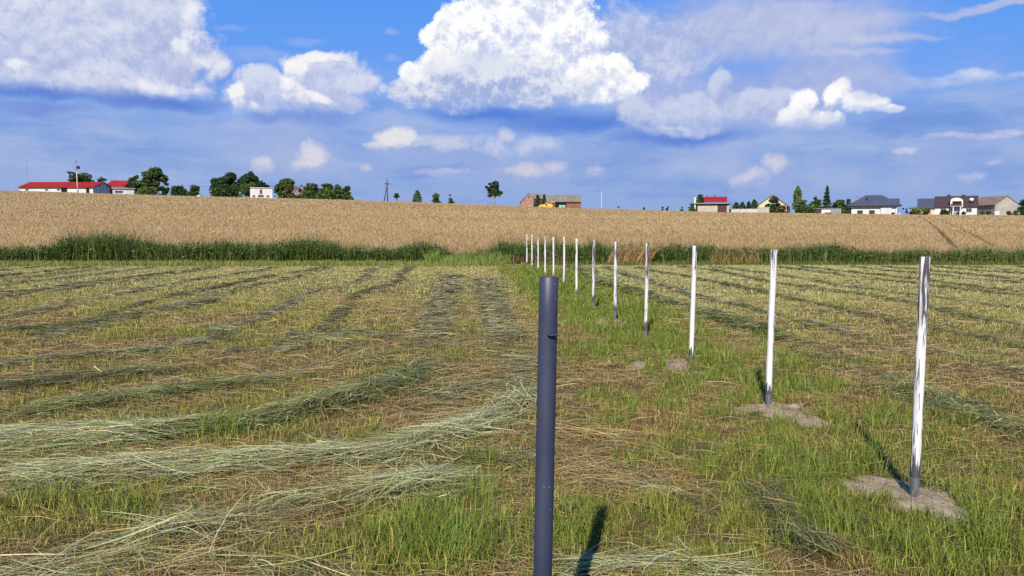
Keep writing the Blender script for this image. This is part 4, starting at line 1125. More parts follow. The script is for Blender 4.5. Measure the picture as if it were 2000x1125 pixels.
# long barn with red roof at the left
h = House('long_barn', 'long white barn with a red roof at the left end of the crest', 'barn', 38, 181, 354, 365.5, 232, 12, face=False)
h.wall(WHITE); h.roof(REDROOF, 0.5)
for px0, px1 in ((119, 131), (167.5, 174)): h.opening(h.u((px0 + px1) / 2), 0, (px1 - px0) / FPX * 232, h.H - 0.25, DARKIN, name='gateway_shade')  # dark panels on the wall, painted shade of the gateway interiors
for px_ in (53, 91, 114): h.window(h.u(px_), h.H - 0.75, 0.9, 0.5, fm=GREYMETAL, bars=0)
gm = MB(); w_ = h.W / 2 + 0.012
gm.poly([(w_, 0.02, 0), (w_, h.D - 0.02, 0), (w_, h.D - 0.02, h.H), (w_, h.D / 2, h.R - 0.1), (w_, 0.02, h.H)])
gm.build('gable_shade_skin', PALEGREY, h.root)  # blue-grey skin, the shade on this end put into colour
for v in (3.6, 8.4): h.window(v, h.H + 0.55, 0.9, 0.5, 'right', fm=GREYMETAL, bars=0)
# red-roofed farmhouse right of it
h = House('farmhouse', 'red roofed farmhouse with a dark gable, joined to a low white lean-to', 'house', 205, 241, 351.5, 365, 250, 10, face=False)
h.wall(WHITE); h.roof(REDROOF, 0.5); h.chimney(h.u(238), 5, h.R - 0.4, h.R + 0.7, BRICK)
gm = MB(); w_ = h.W / 2 + 0.012
gm.poly([(w_, 0.4, h.H - 0.1), (w_, h.D - 0.4, h.H - 0.1), (w_, h.D / 2, h.R - 0.25)])
gm.build('gable_boarding', plain('dark_boarding', (0.055, 0.060, 0.090), 0.2, 0.6, 0.7), h.root)
h.window(5, 2.0, 1.1, 1.2, 'right'); h.window(h.u(228), 2.0, 1.2, 1.2)
h.extra('chimney_pot', BRICK, [(h.u(238) - 0.15, h.u(238) + 0.15, 4.85, 5.15, h.R + 0.85, h.R + 1.1)], h.r_)
h = House('lean_to', 'low pale lean-to with a grey sloping roof beside the red roofed farmhouse', 'shed', 220, 262, 365.5, 369.5, 240, 5)
h.wall(PALEGREY, gable=False); h.flat(GREYMETAL); h.opening(h.u(252), 0, 1.3, 1.6, FRAME); h.window(h.u(232), h.H - 0.8, 2.2, 0.7, fm=GREYMETAL)
# white house cube
h = House('flat_roofed_house', 'white flat roofed house between dark trees', 'house', 488.5, 531.5, 366.5, 367.8, 238, 8, face=True)
h.wall(WHITE, gable=False); h.flat(GREYMETAL, t=0.12, over=0.15)
mb = MB(); mb.prism([(-0.05, h.H), (0.0, h.H), (0.0, h.H + 0.25), (-0.05, h.H + 0.25)], -h.W / 2, h.W / 2); mb.build('parapet', WHITE, h.root)
h.window(h.u(509.5), h.H - 1.0, 0.8, 1.35, fm=GREYMETAL); h.window(h.u(509), h.H - 2.25, 1.6, 0.7, fm=GREYMETAL); h.window(h.u(495.5), h.H - 2.3, 0.7, 0.6, fm=GREYMETAL, bars=0); h.window(h.u(523), h.H - 2.3, 0.7, 0.6, fm=GREYMETAL, bars=0)
# brick house hidden by trees
h = House('brick_house', 'faded brick house mostly hidden by trees right of the white cube house', 'house', 576, 592, 364, 372, 258, 8, ridge='y')
h.wall(PINKBRICK); h.roof(TANROOF, 0.3); h.window(h.u(586), h.H - 0.6, 0.9, 1.0); h.chimney(h.u(578), 3, h.R - 1.2, h.R + 0.3, BRICK)
# brick farm in the middle
h = House('brick_outbuilding', 'small brick outbuilding with its gable end facing the wheat', 'shed', 1024, 1042, 377.5, 387, 232, 9, ridge='y', face=False)
h.wall(PINKBRICK); h.roof(ETERNIT, 0.3); h.opening(h.u(1029.5), 0, 0.9, 1.5, DARKWOOD); h.window(h.u(1036), 1.6, 0.5, 1.1, bars=0); h.window(h.u(1033), h.H + 0.3, 0.6, 0.7, fm=GREYMETAL, bars=0)
h.extra('side_annex', PINKBRICK, [(-h.W / 2 - 1.05, -h.W / 2 - 0.003, 0.5, 7, 0, h.H - 1.0)])
mb = MB(); mb.prism([(-h.W / 2 - 1.3, h.H - 1.25), (-h.W / 2 - 0.25, h.H - 0.3), (-h.W / 2 - 0.25, h.H - 0.15), (-h.W / 2 - 1.3, h.H - 1.1)], 0.2, 7.3)
mb.v = [(y, x, z) for x, y, z in mb.v]; mb.build('annex_roof', ETERNIT, h.root)
h = House('link_building', 'low grey roofed link between the brick outbuilding and the long brick barn', 'shed', 1042.5, 1066, 379, 388, 243, 7, face=False)
h.wall(DARKWOOD); h.roof(ETERNIT, 0.3); [h.extra('vent_pipe', GREYMETAL, [(h.u(q), h.u(q) + 0.07, 3.2, 3.3, h.R + 0.1, h.R + 0.8)]) for q in (1043, 1046)]
h = House('brick_barn', 'long red brick barn with a weathered grey roof and dark open bay', 'barn', 1066, 1134.5, 379.8, 393.5, 240, 11, face=False)
h.wall(BRICK); h.roof(ETERNIT, 0.5); h.opening(h.u(1095), 0, 3.4, h.H - 0.35, DARKIN, name='bay_shade'); h.opening(h.u(1079), 0, 1.2, 2.0, DARKWOOD)  # bay is a flat dark panel painting the shade inside
for v in (3, 7.5): h.window(v, 1.8, 0.7, 0.9, 'right', bars=0)
# right-hand hamlet
h = House('red_roofed_house', 'white gabled house with a bright crimson roof behind the flat garage', 'house', 1366, 1418.5, 384.2, 394, 246, 9, face=True)
h.wall(WHITE); h.roof(CRIMSON, 0.4)
for px_ in (1381, 1396): h.chimney(h.u(px_), 4.5, h.R - 0.3, h.R + 0.55, BRICK, 0.5)
for px_ in (1393, 1412):
    mb = MB(); k = (h.R - h.H) / (h.D / 2); zc = h.H + 0.45
    mb.box(h.u(px_) - 0.3, h.u(px_) + 0.3, 0.45, 0.95, zc - 0.05 , zc + 0.42); mb.build('roof_light', GLASS, h.r_)
h.window(h.u(1380), h.H - 1.2, 1.2, 1.2); h.window(h.u(1405), h.H - 1.2, 1.2, 1.2)
h.extra('side_gable', BRICK, [(-h.W / 2 - 1.1, -h.W / 2 - 0.01, 2, 6, 0, h.H + 0.6)]); h.chimney(-h.W / 2 - 1.35, 1.5, 0, h.R - 0.1, WHITE, 0.42, h.root)
h.extra('tv_aerial', GREYMETAL, [(h.u(1410) - .03, h.u(1410) + .03, 4.4, 4.46, h.R, h.R + 1.3), (h.u(1410) - .5, h.u(1410) + .5, 4.4, 4.45, h.R + 1.15, h.R + 1.2)])
h = House('flat_garage', 'grey block garage with a thin flat roof and dark brown gate', 'garage', 1362.5, 1424, 394.2, 398.2, 226, 7, face=True)
h.wall(BLOCK, gable=False); h.flat(GREYMETAL, over=0.7, t=0.18)
h.extra('fascia', DARKWOOD, [(-h.W / 2 - 0.7, h.W / 2 + 0.7, -0.36, -0.305, h.H - 0.22, h.H + 0.2)])
h.opening(h.u(1410.5), 0, 17.5 / FPX * 226, h.H - 0.32, DARKWOOD, name='gate')
wl = House('garden_wall', 'low pale concrete wall in front of the clipped evergreens', 'wall', 1424.6, 1479, 408.2, 408.2, 227, 0.3, face=True)
wl.extra('panel', CONCRETE, [(-wl.W / 2, wl.W / 2, 0, 0.16, 0, wl.H)])
for k in range(11): wl.extra('pillar', CONCRETE, [(-wl.W / 2 + k * wl.W / 10 - 0.1, -wl.W / 2 + k * wl.W / 10 + 0.1, -0.05, 0.21, 0, wl.H + 0.12)])
h = House('block_shed', 'small unrendered block shed in front of the cream gabled house', 'shed', 1479.5, 1502.5, 404.5, 406, 228, 3, face=True)
h.wall(BLOCK, gable=False); h.flat(CONCRETE, t=0.1, over=0.1); h.opening(h.u(1490), 0, 0.8, 1.1, DARKWOOD, name='hatch')
h = House('cream_house', 'cream house whose broad gable stands half behind a round bush', 'house', 1481, 1536, 381, 400.5, 246, 10, ridge='y', face=True)
h.wall(CREAM); h.roof(TANROOF, 0.5, 0.22); h.window(h.u(1490), h.H - 1.3, 1.2, 1.1, fm=DARKWOOD); h.window(h.u(1527), h.H - 1.2, 1.1, 1.1); h.window(h.u(1509), h.H + 1.0, 1.3, 1.2)
h.extra('porch', DARKWOOD, [(h.W / 2 + 0.01, h.W / 2 + 1.1, 1.0, 5, 0, h.H - 0.4)])
h = House('low_shed', 'low white shed with a flat grey roof and brown left end', 'shed', 1586, 1642, 406.2, 407.8, 233, 5, face=True)
h.wall(WHITE, gable=False); h.flat(GREYMETAL, t=0.1); h.opening(h.u(1595), 0, 18 / FPX * 233, h.H - 0.15, DARKWOOD, name='boarded_end'); h.opening(h.u(1632), 0, 2.6, h.H - 0.35, GREYMETAL, name='gate')
h = House('bungalow', 'white bungalow with a slate blue hipped roof and two dark windows', 'house', 1663, 1752, 380.5, 400.5, 232, 11, face=True)
h.wall(WHITE, gable=False); h.hip(NAVYROOF, h.u(1690), h.u(1722), 1.2)
h.chimney(h.u(1674), 4.2, h.R - 1.6, h.R - 0.35, GREYMETAL, 1.0); h.chimney(h.u(1719), 6, h.R - 0.5, h.R + 0.45, GREYMETAL, 0.6)
h.window(h.u(1680), 2.1, 1.5, 1.3, fm=DARKIN, t=0.16); h.window(h.u(1703.5), 2.1, 1.5, 1.3, fm=DARKIN, t=0.16)
mb = MB(); mb.box(h.u(1692.5) - .25, h.u(1692.5) + .25, 1.9, 2.3, h.H + 1.55, h.H + 2.15); mb.build('roof_vent', DARKIN, h.r_)
h.extra('grey_wing', PALEGREY, [(h.u(1720), h.u(1741), -0.35, -0.003, 0, h.H - 0.25)])
h.opening(h.u(1744), 0, 0.9, 2.1, DARKIN)
mb = MB(); mb.prism([(-0.6, h.H - 0.05), (4.5, h.H + 1.75), (9.5, h.H - 0.05), (9.5, h.H + 0.1), (4.5, h.H + 1.95), (-0.6, h.H + 0.1)], h.u(1733), h.u(1756.5), caps=[[0, 1, 4, 5], [1, 2, 3, 4]]); mb.build('carport_roof', NAVYROOF, h.root)
for px_ in (1749.5,): h.extra('carport_post', FRAME, [(h.u(px_), h.u(px_) + 0.25, -0.4, -0.15, 0, h.H - 0.08)])
h = House('dark_barn', 'barn with a plain dark blue roof left of the brown roofed house', 'barn', 1793, 1826, 387.5, 405.5, 252, 10, face=True)
h.wall(CREAM); h.roof(NAVYROOF, 0.5); h.window(h.u(1803), h.H - 0.9, 1.2, 0.8)
h = House('brown_roofed_house', 'white house with a dark brown roof, arched dormer gable and balcony', 'house', 1826, 1908, 382.6, 402.5, 226, 10, face=True)
h.wall(WHITE); h.roof(BROWNROOF, 0.5)
h.chimney(h.u(1852), 5.4, h.R - 0.3, h.R + 0.45, DARKWOOD, 0.8); h.chimney(h.u(1881), 5.4, h.R - 0.3, h.R + 0.35, DARKWOOD, 0.8)
h.window(h.u(1842.5), h.H - 1.15, 1.3, 1.1, fm=GREYMETAL); h.window(h.u(1892.5), h.H - 1.2, 1.35, 1.1, fm=GREYMETAL)
a0, a1 = h.u(1856), h.u(1880.5); za = h.z(385)
mb = MB(); n_ = 9; arch = [(a0, -0.9, h.H - 0.35), (a1, -0.9, h.H - 0.35), (a1, -0.9, h.z(392))] + [((a0 + a1) / 2 + (a1 - a0) / 2 * math.cos(math.pi * k / n_), -0.9, h.z(392) + (za - h.z(392)) * math.sin(math.pi * k / n_)) for k in range(1, n_)] + [(a0, -0.9, h.z(392))]
mb.poly(arch); bk = [(x, 4.6, z) for x, y, z in arch]; mb.poly(bk[::-1])
for i in range(len(arch)): j = (i + 1) % len(arch); mb.poly([arch[i], bk[i], bk[j], arch[j]])
dm = mb.build('dormer', WHITE, h.root)
mb = MB(); top_ = arch[3:-1]; oo = [((a0 + a1) / 2 + (x - (a0 + a1) / 2) * 1.09, -1.15, z + 0.03) for x, y, z in [arch[2]] + top_ + [arch[-1]]]
for i in range(len(oo) - 1):
    p_, q_ = oo[i], oo[i + 1]; up = lambda v, dz_, yy: (v[0], yy, v[2] + dz_)
    mb.poly([up(p_, 0.14, -1.15), up(q_, 0.14, -1.15), up(q_, 0.14, 4.7), up(p_, 0.14, 4.7)]); mb.poly([up(p_, 0.0, -1.15), up(q_, 0.0, -1.15), up(q_, 0.14, -1.15), up(p_, 0.14, -1.15)])
mb.build('dormer_roof', BROWNROOF, dm)
for nm, mt, (p0, p1), (t0, t1), yo in (('loggia_shade', DARKIN, (1860, 1877.5), (393.2, 398.5), 0.02), ('balcony_rail', DARKWOOD, (1857, 1878.5), (398.3, 402.6), 0.75)):  # loggia is a flat dark panel, the recess shade as colour
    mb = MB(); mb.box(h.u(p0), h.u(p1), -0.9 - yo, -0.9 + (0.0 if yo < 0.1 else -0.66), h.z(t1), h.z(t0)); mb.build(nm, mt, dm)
mb = MB(); mb.box(h.u(1857), h.u(1878.5), -1.65, -0.903, h.z(403.5), h.z(402.7)); mb.build('balcony_slab', FRAME, dm)
for px_ in (1861, 1875):
    mb = MB(); mb.box(h.u(px_), h.u(px_) + 0.28, -1.5, -1.2, 0, h.z(403.5) - 0.003); mb.build('porch_column', FRAME, h.root)
h.opening(h.u(1866.5), 0, 1.2, 2.3, GREYMETAL); h.opening(h.u(1871), 0.3, 0.7, 1.9, GLASS, name='side_light', proud=0.04)
mb = MB(); mb.tube([(h.u(1897), 1.25, h.H + 1.45), (h.u(1897), 0.85, h.H + 1.95)], 0.5, 12); mb.build('satellite_dish', FRAME, h.r_)
h = House('grey_roofed_barn', 'long barn with a faded brown roof right of the balcony house', 'barn', 1909.5, 1955, 388, 405.5, 246, 10, face=True)
h.wall(CREAM); h.roof(TANROOF, 0.4); h.opening(h.u(1938), 0, 2.4, h.H - 0.3, DARKWOOD, name='gate')
h = House('grey_gabled_barn', 'pale grey barn with a wide blank gable at the right edge', 'barn', 1944, 1989, 383, 399, 236, 13, ridge='y', face=False)
h.wall(GREYW); h.roof(TANROOF, 0.35, 0.2); h.opening(h.u(1948), 0.8, 1.2, 2.4, plain('green_gate', (0.14, 0.22, 0.15), 0.2, 1)); h.opening(h.u(1948), 1.7, 1.5, 1.3, FRAME, name='white_panel', proud=0.06)

# ------------------------------------------------------------------ poles, masts and wires
def tubes(name, mat, parent, items):
    mb = MB()
    for pts, r in items: mb.tube(pts, r, 8)
    return mb.build(name, mat, parent)
def base_pt(px, d): 
    x = (px - CX) / FPX * d; return Vector((x, d, tz(x, d)))
b_ = base_pt(59.5, 262); H_ = at(59.5, 311, 262).z - b_.z
r = tag(empty('radio_mast', b_), 'thin lattice mast rising behind the left end of the long barn', 'mast')
tubes('shaft', GREYMETAL, r, [([(0, 0, 0), (0, 0, H_ * 0.75)], 0.10), ([(0, 0, H_ * 0.74), (0, 0, H_)], 0.05)])
tubes('stay', GREYMETAL, r, [([(0.35 * math.cos(a), 0.35 * math.sin(a), 0), (0, 0, H_ * 0.72)], 0.03) for a in (0.3, 2.4, 4.5)])
b_ = base_pt(157.5, 222); H_ = at(156, 303, 222).z - b_.z
r = tag(empty('utility_pole', b_), 'pale utility pole with aerials and a dark box in front of the long barn', 'pole')
tubes('pole', CONCRETE, r, [([(0, 0, 0), (-0.25, 0, H_ * 0.62)], [0.17, 0.13])])
tubes('mast', GREYMETAL, r, [([(-0.25, 0, H_ * 0.60), (-0.4, 0, H_)], 0.06)])
for (t, ln) in ((0.995, 1.7), (0.855, 1.6)): tubes('aerial', GREYMETAL, r, [([(-0.5, 0, H_ * t), (-0.4 + ln, 0, H_ * (t - 0.01))], 0.05)])
for q in ((-0.55, -0.2, -0.2, 0.2, H_ * 0.835, H_ * 0.87), (-0.6, -0.15, -0.15, 0.15, H_ * 0.64, H_ * 0.665)): mb = MB(); mb.box(*q); mb.build('bracket', GREYMETAL, r)
mb = MB(); mb.tube([(0.35, -0.1, H_ * 0.67), (0.35, -0.1, H_ * 0.735)], 0.38, 12); mb.build('transformer', DARKIN, r)
b_ = base_pt(758, 250); H_ = at(758, 349, 250).z - b_.z
r = tag(empty('power_pole', b_), 'leaning two legged power pole with a crossarm between the trees', 'pole')
tubes('pole', DARKWOOD, r, [([(0.1, 0, 0), (-0.1, 0, H_)], [0.20, 0.13])]); tubes('strut', DARKWOOD, r, [([(-1.5, 0, 0), (-0.1, 0, H_ * 0.76)], [0.18, 0.13])])
mb = MB(); mb.box(-0.75, 0.65, -0.08, 0.08, H_ * 0.80, H_ * 0.84); mb.build('crossarm', DARKWOOD, r)
for a in (-0.65, 0.55): tubes('insulator', GREYMETAL, r, [([(a, 0, H_ * 0.84 + .003), (a, 0, H_ * 0.84 + 0.25)], 0.07)])
POLE_A = Vector((b_.x, b_.y, b_.z + H_ * 0.83 + 0.2))
b_ = base_pt(772.3, 250); H_ = at(772, 372, 250).z - b_.z
r = tag(empty('sign_post', b_), 'short thin post with a small crosspiece beside the little round tree', 'post')
tubes('post', GREYMETAL, r, [([(0, 0, 0), (0, 0, H_)], 0.05)]); mb = MB(); mb.box(-0.35, 0.35, -0.03, 0.03, H_ - 0.15, H_ - 0.002); mb.build('crosspiece', GREYMETAL, r)
b_ = base_pt(1174, 244); H_ = at(1174, 375.5, 244).z - b_.z
r = tag(empty('concrete_pole', b_), 'pale concrete power pole standing alone right of the brick barn', 'pole')
mb = MB(); mb.box(-0.12, 0.12, -0.1, 0.1, 0, H_); mb.build('pole', plain('white_concrete', (0.40, 0.40, 0.40), 0.08, 0.6), r)
mb = MB(); mb.box(-0.5, 0.5, -0.05, 0.05, H_ + 0.003, H_ + 0.1); mb.build('crossarm', GREYMETAL, r)
for a in (-0.42, 0.42): tubes('insulator', GREYMETAL, r, [([(a, 0, H_ + 0.103), (a, 0, H_ + 0.3)], 0.07)])
POLE_B = Vector((b_.x, b_.y, b_.z + H_ + 0.28))
def wire(a, b, sag, label, off=(0, 0, 0)):
    mb = MB(); o = Vector(off); a, b = Vector(a), Vector(b)
    mb.tube([a.lerp(b, t) + o - Vector((0, 0, 4 * sag * t * (1 - t))) for t in [k / 14 for k in range(15)]], 0.035, 5)
    tag(mb.build('power_line', GREYMETAL), label, 'power line', 'power lines along the crest')
wire(POLE_A, POLE_B, 1.2, 'thin power line from the two legged pole past the tall twin trees', (-0.6, 0, 0))
wire(POLE_B, at(1409, 381, 250), 1.0, 'thin power line from the pale concrete pole to the crimson roofed house', (0.3, 0, 0))
wire(at(156, 340, 222), at(410, 364, 250), 1.0, 'thin power line from the aerial pole to the dark tree group')

# ------------------------------------------------------------------ machines in the farmyard
YEL = plain('yellow_paint', (0.560, 0.360, 0.065), 0.12, 0.8, 0.45, 0.4); GRN = plain('green_paint', (0.025, 0.16, 0.085), 0.15, 0.8, 0.45, 0.4)
RUBBER = plain('tyre_rubber', (0.020, 0.020, 0.020), 0.2, 2, 0.85, 0.2)
def wheel(parent, x, y, z, r, w, name='wheel'):
    mb = MB(); mb.tube([(x, y - w / 2, z), (x, y - w / 2 + 0.08, z), (x, y + w / 2 - 0.08, z), (x, y + w / 2, z)], [r * 0.86, r, r, r * 0.86], 16)
    o = mb.build(name, RUBBER, parent)
    rb = MB(); rb.tube([(x, y - w / 2 - 0.03, z), (x, y + w / 2 + 0.03, z)], r * 0.45, 12); rb.build('rim', YEL, o); return o
b_ = base_pt(1065, 228); rz = -math.atan2(b_.x, b_.y)
r = tag(empty('combine_harvester', b_, rz), 'yellow combine harvester parked before the long brick barn', 'harvester')
mb = MB(); S_ = 228 / FPX
mb.prism([(-2.0, 0.75), (2.0, 0.75), (2.0, 1.9), (1.6, 2.35), (0.3, 2.35), (-1.85, 1.85)], -0.9, 0.9)
mb.v = [(y, x, z) for x, y, z in mb.v]; mb.build('body', YEL, r)
mb = MB(); mb.prism([(0.15, 1.5), (1.0, 1.5), (1.0, 2.62), (0.3, 2.62)], -0.97, 0.97); mb.v = [(y - 0.25, x, z) for x, y, z in mb.v]; mb.build('cab', YEL, r)
mb = MB(); mb.box(0.02, 0.42, -1.0, -0.972, 1.75, 2.4); mb.build('cab_window', GLASS, r)
tubes('unloading_auger', YEL, r, [([(0.9, -0.5, 2.75), (2.7, -0.7, 2.62)], 0.13)])
mb = MB(); mb.prism([(-2.25, 0.35), (-2.0, 0.35), (-1.9, 1.0), (-2.1, 1.1)], -1.9, 1.9); mb.v = [(y, x, z) for x, y, z in mb.v]; mb.build('header', GREYMETAL, r)
for (x, rr) in ((-1.0, 0.75), (1.35, 0.5)):
    for sy in (-1, 1): wheel(r, x, sy * 1.05, rr, rr, 0.35)
b_ = base_pt(1096.5, 230); rz = -math.atan2(b_.x, b_.y)
r = tag(empty('farm_trailer', b_, rz), 'green farm trailer with a pale load in the dark bay of the brick barn', 'trailer')
mb = MB(); mb.prism([(-1.45, 0.85), (1.3, 0.85), (1.4, 1.5), (-1.45, 1.5)], -0.9, 0.9); mb.v = [(y, x, z) for x, y, z in mb.v]; mb.build('body', GRN, r)
for k in range(2): 
    mb = MB(); mb.box(-0.75 + k * 0.95, 0.05 + k * 0.95, -0.7, 0.7, 1.504, 2.15); mb.build('load_crate', plain('pale_teal_crate', (0.22, 0.50, 0.42), 0.12, 1), r)
mb = MB(); mb.box(-1.4, 1.4, -0.3, 0.3, 0.62, 0.846); mb.build('chassis', DARKIN, r); tubes('drawbar', GREYMETAL, r, [([(1.4, 0, 0.7), (2.2, 0, 0.5)], 0.06)])
for x in (-0.7, 0.75):
    for sy in (-1, 1): wheel(r, x, sy * 0.95, 0.42, 0.42, 0.25)
b_ = base_pt(1120, 230); rz = -math.atan2(b_.x, b_.y)
r = tag(empty('plough', b_, rz), 'dark blue and white plough standing against the brick barn wall', 'plough')
BLUEP = plain('blue_paint', (0.030, 0.045, 0.130), 0.15, 1, 0.45)
tubes('beam', BLUEP, r, [([(-1.2, 0, 0.9), (1.4, 0.1, 1.2)], 0.13), ([(-0.6, 0, 0.95), (-0.2, 0, 1.9)], 0.1)])
for k in range(4):
    x = -1.0 + k * 0.65; mb = MB(); mb.prism([(x - 0.05, 0.35), (x + 0.45, 0.45), (x + 0.35, 0.85), (x, 0.95)], -0.12, 0.12); mb.v = [(y, x_, z) for x_, y, z in mb.v]
    mb.build('mouldboard', (BLUEP, FRAME)[k % 2], r)
wheel(r, 1.2, 0, 0.5, 0.32, 0.15)
b_ = base_pt(1155, 243); rz = -math.atan2(b_.x, b_.y)
def car(root, col):
    mb = MB(); mb.prism([(-2.1, 0.35), (2.1, 0.35), (2.15, 0.75), (1.3, 0.92), (-2.0, 0.98), (-2.15, 0.7)], -0.85, 0.85); mb.v = [(y, x, z) for x, y, z in mb.v]; mb.build('body', col, root)
    mb = MB(); mb.prism([(-1.8, 0.97), (1.05, 0.93), (0.4, 1.45), (-1.2, 1.48)], -0.74, 0.74); mb.v = [(y, x, z) for x, y, z in mb.v]; mb.build('windows', GLASS, root)
    mb = MB(); mb.prism([(-1.25, 1.484), (0.42, 1.454), (0.35, 1.50), (-1.15, 1.53)], -0.72, 0.72); mb.v = [(y, x, z) for x, y, z in mb.v]; mb.build('roof', col, root)
    for x in (-1.3, 1.35):
        for sy in (-1, 1): wheel(root, x, sy * 0.78, 0.32, 0.32, 0.2)
DARKCAR = plain('dark_car_paint', (0.020, 0.026, 0.045), 0.1, 0.5, 0.3, 0.5)
r = tag(empty('parked_car', b_ + Vector((0, 0, -0.4)), rz), 'dark car sunk behind the wheat between the brick barn and concrete pole', 'car', 'parked cars'); car(r, DARKCAR)
b_ = base_pt(1618, 226); r = tag(empty('parked_car', b_, -math.atan2(b_.x, b_.y)), 'dark car parked in front of the low white shed', 'car', 'parked cars'); car(r, DARKCAR)
# pale green cover at the left, white bin and yard things
def heap(name, px, d, w, hgt, mat, label, cat):
    b = base_pt(px, d); n = 14; V = []; Fc = []
    for j in range(7):
        t = j / 6
        for s_ in range(n):
            a = 2 * math.pi * s_ / n; k = math.cos(t * math.pi / 2) ** 0.7 * (1 + 0.15 * math.sin(3 * a + j))
            V.append((w / 2 * k * math.cos(a), w / 3 * k * math.sin(a), hgt * math.sin(t * math.pi / 2)))
    for j in range(6):
        for s_ in range(n): Fc.append([j * n + s_, j * n + (s_ + 1) % n, (j + 1) * n + (s_ + 1) % n, (j + 1) * n + s_])
    me = bpy.data.meshes.new(name); me.from_pydata(V, [], Fc); me.polygons.foreach_set('use_smooth', [True] * len(Fc))
    return tag(link(name, me, mat, None, b), label, cat)
heap('covered_heap', 392, 228, 1.7, 1.7, plain('mint_sheet', (0.34, 0.62, 0.47), 0.1, 1), 'small heap under a mint green sheet beside the last left shrub', 'heap')
heap('white_sack', 1756.5, 226, 0.8, 1.2, FRAME, 'small white sack on the ground at the carport end of the bungalow', 'sack')
b_ = base_pt(1343, 228); mb = MB(); mb.box(-0.55, 0.55, -0.4, 0.4, 0, 1.45); mb.box(-0.6, 0.6, -0.45, 0.45, 1.453, 1.55); tag(mb.build('white_tank', FRAME), 'small white tank standing left of the shrub by the garage', 'tank').location = b_
# a person in light clothes by the carport, skin-grown body
def person(px, d, label, rz):
    b = base_pt(px, d)
    J = {'pel': (0, 0, 0.93), 'chest': (0, -0.02, 1.28), 'neck': (0, 0, 1.48), 'head': (0, -0.02, 1.60), 'top': (0, 0, 1.74)}
    for s_, k in ((-1, 'l'), (1, 'r')):
        J.update({k + 'hip': (s_ * 0.09, 0, 0.88), k + 'kn': (s_ * 0.11, -0.03 * s_, 0.48), k + 'an': (s_ * 0.12, 0.02, 0.08), k + 'to': (s_ * 0.13, -0.14, 0.03),
                  k + 'sh': (s_ * 0.19, 0, 1.40), k + 'el': (s_ * 0.25, 0.02, 1.12), k + 'ha': (s_ * 0.26, -0.08, 0.86)})
    names = list(J); E = [('pel', 'chest'), ('chest', 'neck'), ('neck', 'head'), ('head', 'top')]
    for k in 'lr': E += [('pel', k + 'hip'), (k + 'hip', k + 'kn'), (k + 'kn', k + 'an'), (k + 'an', k + 'to'), ('chest', k + 'sh'), (k + 'sh', k + 'el'), (k + 'el', k + 'ha')]
    R_ = {'pel': .15, 'chest': .16, 'neck': .06, 'head': .095, 'top': .07, 'hip': .10, 'kn': .065, 'an': .045, 'to': .04, 'sh': .065, 'el': .045, 'ha': .035}
    me = bpy.data.meshes.new('person'); me.from_pydata([J[n] for n in names], [(names.index(a), names.index(c)) for a, c in E], [])
    o = bpy.data.objects.new('person', me); COL.objects.link(o)
    sk = o.modifiers.new('skin', 'SKIN'); o.modifiers.new('sub', 'SUBSURF').render_levels = 1
    for i, n in enumerate(names):
        rr = R_.get(n) or R_[n[1:]]; me.skin_vertices[0].data[i].radius = (rr, rr * 0.8)
    me.skin_vertices[0].data[0].use_root = True
    m, nt, out = new_mat('light_clothes')
    z_ = N(nt, 'ShaderNodeSeparateXYZ', inp={0: N(nt, 'ShaderNodeTexCoord').outputs['Object']}).outputs[2]
    c = mixc(nt, ramp(nt, z_, 0.93, 0.96), (0.12, 0.13, 0.17), (0.60, 0.58, 0.56)); c = mixc(nt, ramp(nt, z_, 1.47, 1.49), c, (0.42, 0.26, 0.19)); c = mixc(nt, ramp(nt, z_, 1.66, 1.68), c, (0.06, 0.04, 0.03))
    p = N(nt, 'ShaderNodeBsdfPrincipled', inp={'Base Color': c, 'Roughness': 0.9}); nt.links.new(p.outputs[0], out.inputs[0]); me.materials.append(m)
    o.location = b; o.rotation_euler = (0, 0, rz); tag(o, label, 'person')
person(1753.5, 227, 'standing person in pale top and dark trousers by the bungalow carport', -0.4)
